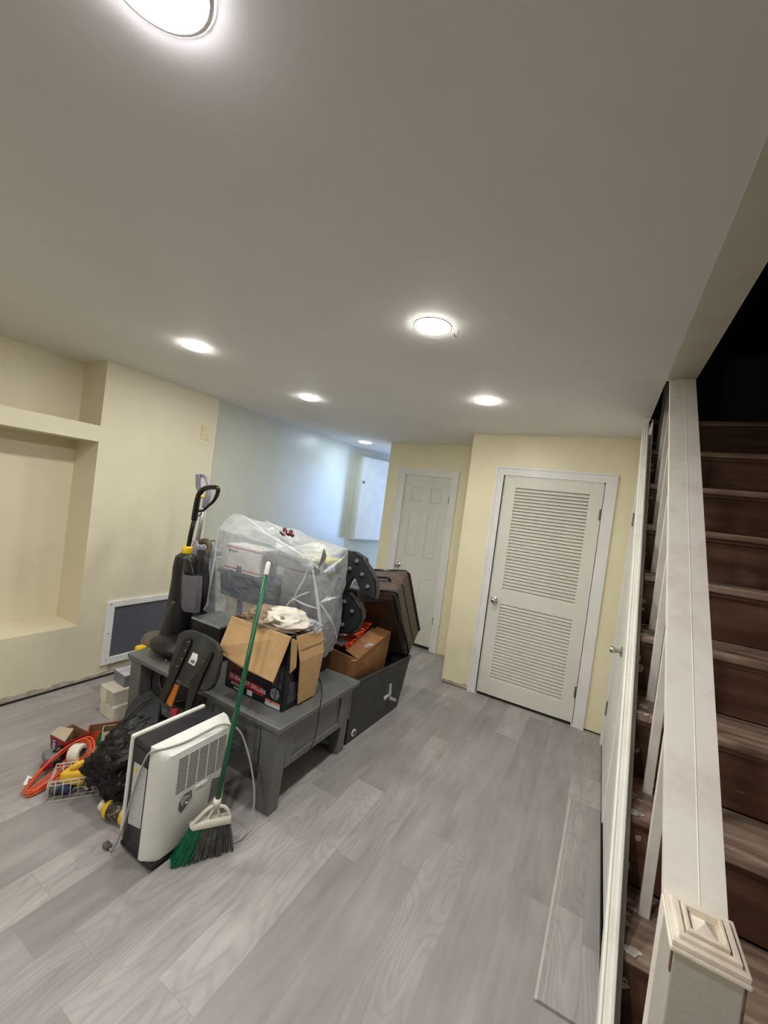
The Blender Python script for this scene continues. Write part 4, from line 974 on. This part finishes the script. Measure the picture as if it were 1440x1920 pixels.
# grille: dark field with white bars
gy0, gy1, gz0, gz1 = AY0+.078, AY1-.036, .292, .450
b = B(); box(b, AX1-.001, AX1+.0008, gy0, gy1, gz0, gz1); gr = obj('grille', b, M['slotd'], rs)
b = B()
n = 18
for i in range(n+1):
    z = gz0+(gz1-gz0)*i/n; box(b, AX1+.0006, AX1+.0016, gy0, gy1, z-.0014, z+.0014)
for i in range(6):
    y = gy0+(gy1-gy0)*i/5; box(b, AX1+.0006, AX1+.002, y-.0018, y+.0018, gz0, gz1)
obj('bars', b, M['acw'], gr)
b = B(); box(b, AX1-.0005, AX1+.006, 1.235, 1.295, .266, .278, .002); obj('bucket_grip', b, M['acw'], rs)
b = B(); prism(b, [(AX1+.0006, y, z) for y, z in ((1.158, .215), (1.175, .190), (1.222, .235), (1.218, .272), (1.180, .272), (1.160, .245))], (.0006, 0, 0)); pt = obj('water_port', b, M['mgrey'], rs)
b = B(); lathe(b, (AX1+.001, 1.185, .246), (1, 0, 0), [(.022, 0), (.022, .008), (.016, .01), (.015, .004)], 20); obj('port_cap', b, M['chrome'], pt, 2)
b = B(); prism(b, [(AX1+.0006, y, z) for y, z in ((1.315, .15), (1.37, .17), (1.385, .20), (1.385, .245), (1.325, .26))], (.0006, 0, 0)); obj('rating_plate', b, mat('smoky grey plate', srgb(92, 94, 98), .4), rs)
# label on the black side
b = B(); prism(b, [(-1.622, AY0+.0052, .132), (-1.534, AY0+.0052, .150), (-1.534, AY0+.0052, .405), (-1.626, AY0+.0052, .398)], (0, -.0006, 0)); lb = obj('label', b, M['label'], t)
b = B(); prism(b, [(-1.618, AY0+.0042, .360), (-1.592, AY0+.0042, .362), (-1.605, AY0+.0042, .388)], (0, -.0004, 0)); obj('warning_triangle', b, M['yellow2'], lb)
b = B(); prism(b, [(AX0+.035, AY0+.0052, AH-.03), (AX1-.09, AY0+.0052, AH-.03), (AX1-.095, AY0+.0052, AH-.065), (AX0+.05, AY0+.0052, AH-.05)], (0, -.001, 0), 0); obj('grip_recess', b, M['blackg'], t)
for (x, y) in ((AX0+.03, AY0+.03), (AX1-.03, AY0+.03), (AX0+.03, AY1-.03), (AX1-.03, AY1-.03)):
    b = B(); lathe(b, (x-.008, y, .0115), (1, 0, 0), [(.006, 0), (.011, .002), (.011, .014), (.006, .016)], 16); obj('caster', b, M['dgrey'], t, 2)
# its cord, draped over the top
cp = [(-1.69, 1.035, .006), (-1.655, 1.030, .02), (-1.63, 1.046, .12), (-1.60, 1.046, .25), (-1.565, 1.046, .37), (-1.528, 1.040, .455), (-1.500, 1.045, .500), (-1.474, 1.10, .502), (-1.462, 1.18, .498), (-1.458, 1.28, .502), (-1.452, 1.36, .500), (-1.42, 1.435, .45), (-1.37, 1.465, .34), (-1.32, 1.47, .22), (-1.29, 1.46, .12), (-1.28, 1.43, .04), (-1.29, 1.38, .006), (-1.33, 1.34, .005)]
b = B(); tube(b, cp, .0042, 8, smooth=8); obj('cord', b, M['cord'], t, 1)
b = B(); cbox(b, (-1.70, 1.03, .012), (.018, 0, 0), (0, .012, 0), (0, 0, .01), .004); obj('plug', b, M['hinge'], t)

# ================================================================== BROOM
bo = V((-1.352, 1.243, 0)); bd = V((.532, .847, 0)); bnn = V((.847, -.532, 0))
def Q(x, y, off=0): return ap(x, y, bo+bnn*off, bnn)
t = thing('broom', 'angled broom with green handle and two tone bristles, leaning by the air appliance', 'broom', bo)
h0 = Q(407, 1503); h1 = ay(504, 1053, 1.57); hc_ = h0.lerp(h1, .935)
b = B(); tube(b, [h0, h0.lerp(h1, .5), hc_], .0115, 14); obj('handle', b, M['green'], t, 1)
b = B(); tube(b, [hc_, h0.lerp(h1, .94), h0.lerp(h1, .99), h1], [.0116, .0125, .0125, .006], 14); obj('handle_tip', b, M['white'], t, 1)
# moulded head: outer frame with two openings
b = B(); tube(b, [Q(408, 1497), Q(405, 1512)], .016, 14); 
tube(b, [Q(400, 1510), Q(386, 1520), Q(370, 1536), Q(357, 1550)], .0085, 10, smooth=4)
tube(b, [Q(409, 1511), Q(420, 1512), Q(428, 1520), Q(431, 1533)], .007, 10, smooth=4)
tube(b, [Q(404, 1512), Q(396, 1524), Q(388, 1538)], .006, 10, smooth=4); tube(b, [Q(407, 1512), Q(410, 1522), Q(412, 1532)], .005, 10)
q = [Q(355, 1547), Q(390, 1535), Q(432, 1527), Q(432, 1539), Q(392, 1546), Q(360, 1553)]
prism(b, [p-bnn*.02 for p in q], bnn*.04, .004)
obj('head', b, M['offw'], t, 1)
def bristles(tl, tr, bl, br, n, mt, name):
    b = B()
    for i in range(n):
        f = (i+random.random())/n; a = V(tl).lerp(V(tr), f); c = V(bl).lerp(V(br), min(1, max(0, f+random.uniform(-.02, .02))))
        o1 = random.uniform(-.014, .014); o2 = o1*1.9+random.uniform(-.006, .006); c = c+V((0, 0, random.uniform(0, .012)))
        a = a+bnn*o1; c = c+bnn*o2; w = bd*.0016; w2 = bnn*.0012
        hexa(b, [a-w-w2, a+w-w2, a+w+w2, a-w+w2, c-w*1.2-w2, c+w*1.2-w2, c+w*1.2+w2, c-w*1.2+w2])
    o = obj(name, b, mt, t); o['kind'] = 'stuff'; return o
T0, T1, T2 = Q(358, 1550), Q(381, 1546), Q(431, 1536)
B0, B1, B2 = az(319, 1621, .004), az(355, 1618, .003), az(436, 1588, .004)
for Bp in (B0, B1, B2): Bp -= bnn*((Bp-bo).dot(bnn))*.8
bristles(T0, T1, B0, B1, 200, M['greenb'], 'green_bristles')
bristles(T1, T2, B1, B2, 420, M['darkb'], 'dark_bristles')

# ================================================================== TOTE, BOX, SUITCASE
t = thing('storage_tote', 'large dark grey tote on the floor behind the table holding a brown box', 'tote', (-1.62, 2.67, 0))
TH = .425
def tp(s, tt, out=0): pass
bl = [(-1.325, 2.315, 0), (-1.295, 3.02, 0), (-1.86, 3.05, 0), (-1.90, 2.35, 0)]
tl = [(-1.315, 2.305, TH), (-1.248, 3.055, TH), (-1.90, 3.09, TH), (-1.95, 2.33, TH)]
b = B()
def shell(bm, bl, tl, th=.008):
    cb = sum((V(p) for p in bl), V())/4; ct = sum((V(p) for p in tl), V())/4
    bi = [V(p)+(cb-V(p)).normalized()*th*1.4+V((0, 0, th)) for p in bl]; ti = [V(p)+(ct-V(p)).normalized()*th*1.4 for p in tl]
    vo = [bm.verts.new(p) for p in bl]; wo = [bm.verts.new(p) for p in tl]; vi = [bm.verts.new(p) for p in bi]; wi = [bm.verts.new(p) for p in ti]
    bm.faces.new(vo[::-1]); bm.faces.new(vi)
    for i in range(4):
        j = (i+1) % 4
        bm.faces.new((vo[i], vo[j], wo[j], wo[i])); bm.faces.new((vi[j], vi[i], wi[i], wi[j])); bm.faces.new((wo[i], wo[j], wi[j], wi[i]))
shell(b, bl, tl); obj('tub', b, M['tote'], t)
b = B()
for i in range(4):
    a, c = V(tl[i]), V(tl[(i+1) % 4]); tube(b, [a, c], .009, 8)
obj('rim', b, M['tote'], t)
def pix(P_):
    q = V(P_)-EYE; z = q.dot(f_); return 720+FP*q.dot(r_)/z, 960-FP*q.dot(u_)/z
def side(x_, y_):   # the point of the tote's twisted right side seen there
    best = None; a0_, a1_, b0_, b1_ = 0, 1, 0, 1
    for it in range(4):
        for i in range(13):
            for j in range(13):
                s_ = a0_+(a1_-a0_)*i/12; t_ = b0_+(b1_-b0_)*j/12
                p = V(bl[0]).lerp(V(bl[1]), s_).lerp(V(tl[0]).lerp(V(tl[1]), s_), t_); q = pix(p); d_ = (q[0]-x_)**2+(q[1]-y_)**2
                if best is None or d_ < best[0]: best = (d_, s_, t_, p)
        w1, w2 = (a1_-a0_)/8, (b1_-b0_)/8; a0_, a1_, b0_, b1_ = best[1]-w1, best[1]+w1, best[2]-w2, best[2]+w2
    s_, t_ = best[1], best[2]
    n_ = (V(bl[1])-V(bl[0])).lerp(V(tl[1])-V(tl[0]), t_).cross((V(tl[0])-V(bl[0])).lerp(V(tl[1])-V(bl[1]), s_)).normalized()
    if n_.x < 0: n_ = -n_
    return best[3]+n_*.007, n_
c, n_ = side(662, 1373)
b = B(); lathe(b, c, n_, [(.024, -.008), (.024, .0015), (.021, .002)], 28); s_ = obj('round_sticker', b, M['paper'], t)
b = B(); lathe(b, c+n_*.0021, n_, [(.016, 0), (.016, .0006)], 28); obj('sticker_print', b, M['dgrey'], s_)
for q, mt_ in (([(727, 1283), (733, 1280), (732, 1302), (727, 1304)], M['ltgrey']), ([(718, 1305), (727, 1300), (729, 1304), (719, 1312)], M['paper']), ([(729, 1304), (741, 1309), (741, 1315), (729, 1311)], M['ltgrey']), ([(722, 1286), (729, 1284), (728, 1297), (721, 1299)], mat('torn dark sticker', srgb(70, 70, 92), .5))):
    b = B(); n_ = side(q[0][0], q[0][1])[1]; prism(b, [side(*p)[0] for p in q], n_*.0006); obj('torn_sticker', b, mt_, t)
b = B(); c, n_ = side(726, 1321); lathe(b, c, n_, [(.012, 0), (.012, .002)], 16); obj('drain_plug', b, M['blackg'], t)
# brown box in the tote
t = thing('cardboard_box', 'open brown cardboard box standing in the dark grey tote', 'box', (-1.55, 2.62, .02))
tt_ = [V((-1.345, 2.37, .555)), V((-1.36, 2.87, .636)), V((-1.70, 2.89, .656)), V((-1.69, 2.36, .585))]
bb_ = [V((-1.385, 2.365, .30)), V((-1.375, 2.85, .30)), V((-1.72, 2.87, .30)), V((-1.72, 2.36, .30))]
b = B(); shell(b, bb_, tt_, .006); obj('carton', b, M['card2'], t)
b = B(); prism(b, [tt_[0]+V((0, 0, .001)), tt_[1]+V((0, 0, .001)), V((-1.50, 2.865, .658)), V((-1.47, 2.40, .580))], (0, 0, .004)); fl = obj('flap', b, M['card2'], t)
b = B(); prism(b, [tt_[0]+V((-.03, -.004, -.004)), tt_[0]+V((.012, -.004, .004)), tt_[0]+V((.002, .02, -.03)), tt_[0]+V((-.045, -.012, -.02))], (0, -.002, 0)); obj('torn_corner', b, M['card'], fl)
b = B(); prism(b, [V((-1.375, 2.52, .588)), V((-1.36, 2.60, .600)), V((-1.40, 2.60, .6025)), V((-1.41, 2.53, .5915))], (0, 0, .003)); obj('packing_tape', b, M['sheet'], fl)
b = B(); prism(b, [V((-1.52, 2.86, .675)), V((-1.46, 2.80, .665)), V((-1.475, 2.775, .660)), V((-1.535, 2.835, .67))], (0, 0, .004)); obj('black_tab', b, M['navy'], fl)
b = B(); q = [V((-1.66, 2.86, .668)), V((-1.52, 2.88, .672)), V((-1.455, 2.42, .59)), V((-1.60, 2.39, .60))]; prism(b, q, (0, 0, .012)); tag(obj('printed_package', b, M['flame']), 'flat package with fiery red and orange print inside the open brown box', 'package')
b = B(); q = [V((-1.63, 2.40, .613)), V((-1.50, 2.385, .60)), V((-1.49, 2.45, .612)), V((-1.60, 2.46, .62))]; prism(b, q, (0, 0, .008)); tag(obj('paper_packet', b, mat('grey packet', srgb(120, 112, 116), .4, var=.3, scale=30)), 'small grey packet at the near corner of the open brown box', 'packet')

# suitcase, tipped forward
F = V((-1.236, 3.0, .440)); u = V((-.06, -.27, .55)); tv = V((-.044, .27, .132)); tv = tv-u*(tv.dot(u)/u.dot(u)); wv = -u.cross(tv).normalized()*.42
if wv.x > 0: wv = -wv
t = thing('suitcase', 'brown woven soft suitcase with black piping, tipped behind the brown box', 'suitcase', F+wv*.5)
b = B(); obox(b, F, u, wv, tv, .03, 4); body = obj('body', b, M['weave'], t, 2)
un, tn, wn_ = u.normalized(), tv.normalized(), wv.normalized()
b = B(); obox(b, F+u*.06+wv*.07-tn*.022, u*.8, wv*.86, tn*.024, .01, 3); fp = obj('front_pocket', b, M['brown'], t)
for k in (.03, .97):
    b = B(); o = F+tv*k
    pts = [o+un*.03, o+u-un*.03, o+u-un*.006+wn_*.02, o+u+wv-un*.006-wn_*.02, o+u+wv-wn_*.0-un*.03, o+wv+un*.03, o+wv+un*.006-wn_*.02, o+un*.006+wn_*.02]
    tube(b, pts, .008 if k < .5 else .013, 8, closed=True); obj('piping', b, M['blackg'], t, 1)
b = B(); o = F+u*.5; obox(b, F+un*.02+tv*.42-wn_*.002, u*.93, wn_*-.003, tn*.008); obj('zip', b, M['black'], t)
b = B(); tube(b, [F+u*.22+tv*.02-wn_*.01-tn*.01, F+u*.6-tn*.022-wn_*.0, F+u*.93-tn*.02+wn_*.01, F+u*.97-tn*.015+wn_*.03], [.014, .016, .016, .01], 10, smooth=4); obj('pull_rail', b, M['blackg'], t, 1)
b = B(); o = F+u*1.0+tv*.45; tube(b, [o+wn_*.10, o+wn_*.12+un*.03, o+wn_*.26+un*.03, o+wn_*.28], .011, 10, smooth=4); obj('top_handle', b, M['black'], t, 1)
b = B(); obox(b, F+wv*.1-un*.012+tv*.1, wn_*.03, un*.014, tv*.3, .003); obox(b, F+wv*.8-un*.012+tv*.1, wn_*.03, un*.014, tv*.3, .003); obj('foot_strip', b, M['black'], t)

# marquee letter with bulbs
t = thing('marquee_sign', 'black metal marquee letter with clear bulbs between the plastic sheet and suitcase', 'sign', ay(655, 1188, 2.43))
def mq(pts, y, ymax=.055):
    b = B(); prism(b, [ay(px_, py_, y) for px_, py_ in pts], (0, ymax, 0)); return b
yS = 2.40
up = [(628, 1062), (645, 1030), (662.8, 1034.5), (683, 1048), (684, 1056), (694, 1070), (703.7, 1091), (705, 1110), (702, 1124), (689, 1116), (676, 1111), (672, 1099), (668, 1087), (662, 1081), (655, 1089), (648, 1102), (643, 1115), (628, 1115)]
lo = [(620, 1116), (643, 1116), (652, 1112), (660, 1120), (672, 1133), (678, 1147), (678, 1162), (669, 1178), (653.5, 1187), (634, 1187), (618, 1180), (618, 1165), (636, 1168), (643, 1160), (646, 1150), (643, 1138), (636, 1132), (620, 1132)]
bm_ = mq(up, yS)
obj('letter_arm', bm_, mat('dark grey enamel', srgb(50, 51, 55), .4, var=.1), t)
obj('letter_bowl', mq(lo, yS-.01), bpy.data.materials['dark grey enamel'], t)
# raised rims around the letter
b = B(); tube(b, [ay(x_, y_, yS-.003) for x_, y_ in up[2:10]], .006, 8); obj('rim', b, M['blackg'], t, 1)
b = B(); tube(b, [ay(x_, y_, yS-.013) for x_, y_ in lo[2:10]], .006, 8); obj('rim', b, M['blackg'], t, 1)
for q in ((669, 1052), (656, 1066), (679, 1077), (689, 1100), (646, 1128), (660, 1146), (642, 1171)):
    yy = yS if q[1] < 1115 else yS-.01
    b = B(); lathe(b, ay(q[0], q[1]+3, yy), (0, -1, 0), [(.016, 0), (.015, .008), (.009, .010), (.009, .014)], 16); sk = obj('socket', b, M['blackg'], t, 2)
    b = B(); c = ay(q[0], q[1], yy-.026); blob(b, c, (.015, .017, .015), 3, 0); obj('bulb', b, M['bulb'], sk, True)
b = B(); box(b, -1.70, -1.46, 2.46, 2.58, .67, 1.0, .02); tag(obj('brown_bag', b, M['brown']), 'dark brown bag behind the marquee letter', 'bag')

# ================================================================== LITTER ON THE FLOOR AT LEFT
def frame2(o, ang): 
    u = V((math.cos(ang), math.sin(ang), 0)); return V(o), u, V((-u.y, u.x, 0))
def opencarton(name, o, ang, lx, ly, lz, mo, mi, label, tilt=0):
    t = thing(name, label, 'box', o); o, u, v_ = frame2(o, ang); w_ = V((0, 0, 1))
    if tilt: w_ = (w_+u*tilt).normalized()
    bl = [o, o+u*lx, o+u*lx+v_*ly, o+v_*ly]; tl = [p+w_*lz for p in bl]
    b = B(); shell(b, bl, tl, .003); obj('carton', b, mo, t)
    b = B()
    bi = [p+(sum(bl, V())/4-p)*.06+w_*.006 for p in bl]; ti = [p+(sum(tl, V())/4-p)*.06-w_*.001 for p in tl]
    for i in range(4): prism(b, [bi[i], bi[(i+1) % 4], ti[(i+1) % 4], ti[i]], (sum(bl, V())/4-bl[i]).normalized()*.0008)
    obj('lining', b, mi, t)
    return t, o, u, v_, w_, tl
t, o, u, v_, w_, tl = opencarton('red_carton', (-2.545, 1.165, .001), .12, .145, .12, .105, M['red'], M['cardin'], 'torn open red carton with white and blue lettering on the floor', -.25)
b = B(); prism(b, [tl[0], tl[0]+u*.13, tl[0]+u*.125+v_*.05+w_*.045, tl[0]+u*.02+v_*.035+w_*.03], (0, .001, .002)); obj('torn_flap', b, M['beige'], t)
b = B(); e0 = o+u*.018-v_*.0012; e1 = e0+u*.040; prism(b, [e0+w_*.005, e1+w_*.005, e1+w_*.088, e0+w_*.088], -v_*.0008); lp2 = obj('logo_patch', b, mat('purple blue print', srgb(74, 56, 120), .5), t)
text('Hef', .038, e0+u*.006-v_*.0016+w_*.084, -w_, u, M['paper'], lp2)
t, o, u, v_, w_, tl = opencarton('orange_carton', (-2.475, 1.285, .001), 1.05, .20, .085, .09, mat('orange red print', srgb(206, 62, 36), .45, var=.15, scale=20), M['cardin'], 'torn open orange carton with green band behind the red carton', .25)
b = B(); obox(b, o+u*.06-v_*.0015, u*.028, v_*.001, w_*.088); obj('green_band', b, mat('green print', srgb(30, 120, 60), .5), t)
b = B(); prism(b, [tl[1], tl[1]+v_*.08, tl[1]+v_*.07+u*.05+w_*.02, tl[1]+v_*.01+u*.045+w_*.015], (0, 0, .0015)); obj('flap', b, bpy.data.materials['orange red print'], t)
t, o, u, v_, w_, tl = opencarton('white_pack', (-2.37, 1.33, .001), 1.0, .09, .07, .115, M['offw'], M['cardin'], 'small cream pack between the orange carton and the black bin bag')

# orange extension cord
b = B(); pts = []
base = V((-2.30, 1.0, .02)); dr_ = (V((-2.24, 1.42, 0))-V((-2.30, 1.0, 0)))
LA = [az(45, 1490, .006), az(55, 1474, .02), az(78, 1447, .04), az(107, 1419, .07), az(129, 1403, .10), az(148, 1393, .13), az(165, 1389, .15), az(173, 1399, .15), az(172, 1413, .14), az(166, 1424, .12), az(140, 1440, .08), az(102, 1462, .035), az(70, 1486, .012)]
LB = [az(48, 1494, .006), az(66, 1477, .02), az(102, 1449, .05), az(126, 1427, .08), az(137, 1414, .10), az(152, 1399, .12), az(163, 1397, .13), az(166, 1410, .13), az(150, 1428, .09), az(120, 1446, .05), az(92, 1466, .025), az(66, 1486, .01)]
for k in range(5):
    j = V((.006*math.sin(k*2.1), .006*math.cos(k*1.7), .005*k)); pts += [p+j for p in (LA if k % 2 == 0 else LB)]
tube(b, pts, .0042, 8, smooth=6); t = thing('extension_cord', 'coiled orange extension cord on the floor litter', 'cord', az(100, 1480, 0)); obj('coil', b, M['orange'], t, 1)
b = B(); tube(b, [az(92, 1478, .03), az(108, 1462, .035), az(118, 1450, .04)], .016, 12); obj('wrap', b, mat('faded red wrap', srgb(180, 70, 50), .5), t, 1)
# roll of white tape
t = thing('tape_roll', 'thick white roll of tape on the orange cord', 'tape', az(150, 1420, .06))
b = B(); c = az(146, 1412, .11); dd = V((.7, .35, .1)).normalized(); lathe(b, c-dd*.028, dd, [(.026, 0), (.043, 0), (.045, .003), (.045, .052), (.043, .055), (.026, .055), (.026, 0)], 32, caps=False); obj('roll', b, M['offw'], t, 2)
b = B(); lathe(b, c-dd*.027, dd, [(.0235, 0), (.0262, 0), (.0262, .053), (.0235, .053), (.0235, 0)], 32, caps=False); obj('core', b, M['mgrey'], t, 2)
# yellow case, grey shoe, red handle
t = thing('yellow_case', 'amber yellow plastic tool case inside the wire basket', 'case', az(150, 1470, .0))
b = B(); cbox(b, az(150, 1449, .075), (.055, .03, .01), (-.02, .05, 0), (0, 0, .035), .014, 3); obj('body', b, M['yellow2'], t, 1)
b = B(); tube(b, [az(133, 1445, .09), az(140, 1438, .125), az(158, 1428, .135), az(166, 1434, .10)], .011, 10, smooth=4); obj('grip', b, M['yellow2'], t, 1)
t = thing('sanding_block', 'grey tool with dark sole beside the red carton', 'tool', az(95, 1420, 0))
b = B(); cbox(b, az(96, 1417, .05), (.045, -.01, .0), (.01, .03, 0), (0, 0, .018), .012, 3); obj('body', b, M['mgrey'], t)
b = B(); cbox(b, az(98, 1424, .026), (.05, -.01, .0), (.01, .032, 0), (0, 0, .008), .003); obj('sole', b, M['black'], t)
b = B(); tube(b, [az(112, 1405, .06), az(106, 1410, .07)], .02, 12); tag(obj('black_cap', b, M['black'], None, 1), 'small stopper between the grey tool and the red carton', 'black cap')  # a black cap lying loose in the litter
b = B(); tube(b, [az(80, 1447, .03), az(86, 1436, .05), az(95, 1440, .03)], [.018, .022, .014], 12, smooth=4); tag(obj('red_grip', b, M['red'], None, True), 'short red rubber grip at the left of the orange cord', 'grip')
b = B(); q = [az(43, 1472, .004), az(52, 1454, .012), az(69, 1461, .010), az(60, 1473, .003)]; prism(b, q, (0, 0, .001)); pp = tag(obj('paper_tag', b, M['paper']), 'small white printed paper tag on the floor by the orange cord', 'paper')
b = B(); q = [az(51, 1467, .0072), az(55, 1459, .0122), az(63, 1463, .0115), az(59, 1469, .0062)]; prism(b, q, (0, 0, .0005)); obj('fine_print', b, M['tagtxt'], pp)
b = B(); blob(b, az(105, 1478, .035), (.03, .035, .022), 3, .15, 3, 3); tag(obj('grey_strap', b, mat('slate fabric', srgb(70, 72, 84), .6), None, True), 'dark slate pouch inside the wire basket', 'pouch')
b = B(); blob(b, az(123, 1478, .035), (.035, .03, .02), 3, .2, 3, 9); tag(obj('navy_cloth', b, mat('navy cloth', srgb(30, 40, 84), .7), None, True), 'crumpled navy cloth in the wire basket', 'cloth')
b = B(); tube(b, [az(128, 1488, .012), az(140, 1478, .02), az(155, 1474, .02), az(165, 1480, .014)], .005, 8, smooth=5); tag(obj('white_cable', b, M['white'], None, 1), 'short white cable in the wire basket', 'cable')
# wire basket
A = V((-2.165, .992, 0)); Bq = V((-2.015, 1.20, 0)); sd = (Bq-A).normalized(); LN = (Bq-A).length+.02; bdn = V((-sd.y, sd.x, 0)); 
t = thing('wire_basket', 'low off-white wire basket holding odds and ends on the floor', 'basket', A)
b = B(); H = .1; Wd = .14; r0 = .0022
for z in (.004, .082, H): 
    c = [A+V((0, 0, z)), A+sd*LN+V((0, 0, z)), A+sd*LN+bdn*Wd+V((0, 0, z)), A+bdn*Wd+V((0, 0, z))]
    tube(b, c, r0*1.5 if z == H else r0, 6, closed=True)
for k in range(10):
    p = A+sd*(LN*k/9)
    tube(b, [p+V((0, 0, H)), p+V((0, 0, .004)), p+bdn*Wd+V((0, 0, .004)), p+bdn*Wd+V((0, 0, H))], r0*.8, 5)
for k in range(1, 5):
    p = A+bdn*(Wd*k/5); tube(b, [p+V((0, 0, H)), p+V((0, 0, .004)), p+sd*LN+V((0, 0, .004)), p+sd*LN+V((0, 0, H))], r0*.8, 5)
obj('wire_frame', b, M['offw'], t, 1)
# yellow spray jug on its side
t = thing('yellow_jug', 'yellow plastic jug with black label and white cap lying by the air appliance', 'jug', (-1.83, 1.13, 0))
b = B(); o = V((-1.885, 1.115, .045)); d_ = V((.95, .25, 0)).normalized(); lathe(b, o, d_, [(.012, -.012), (.026, 0), (.042, .018), (.044, .03), (.044, .13), (.038, .14), (.01, .142)], 28); obj('bottle', b, M['yellow2'], t, 2)
b = B(); lathe(b, o-d_*.022, d_, [(.02, -.006), (.024, 0), (.024, .018), (.018, .022)], 20); obj('cap', b, M['offw'], t, 2)
b = B(); lathe(b, o+d_*.04, d_, [(.0447, 0), (.0447, .075)], 28, caps=False); lb = obj('label', b, mat('black printed label', srgb(42, 38, 34), .4, col2=srgb(150, 140, 110), scale=60, lo=.36, hi=.5), t, 2)

# ------------------------------------------------------------------ world and view
w = bpy.data.worlds.new('world'); S.world = w; w.use_nodes = True
w.node_tree.nodes['Background'].inputs[0].default_value = (.5, .55, .6, 1); w.node_tree.nodes['Background'].inputs[1].default_value = .02
S.view_settings.view_transform = 'Standard'; S.view_settings.look = 'None'; S.view_settings.gamma = 1
S.view_settings.use_curve_mapping = False
S.view_settings.exposure = 2.0
S.cycles.max_bounces = 10; S.cycles.diffuse_bounces = 6; S.cycles.transparent_max_bounces = 16
S.cycles.caustics_reflective = False; S.cycles.caustics_refractive = False; S.cycles.sample_clamp_indirect = 6
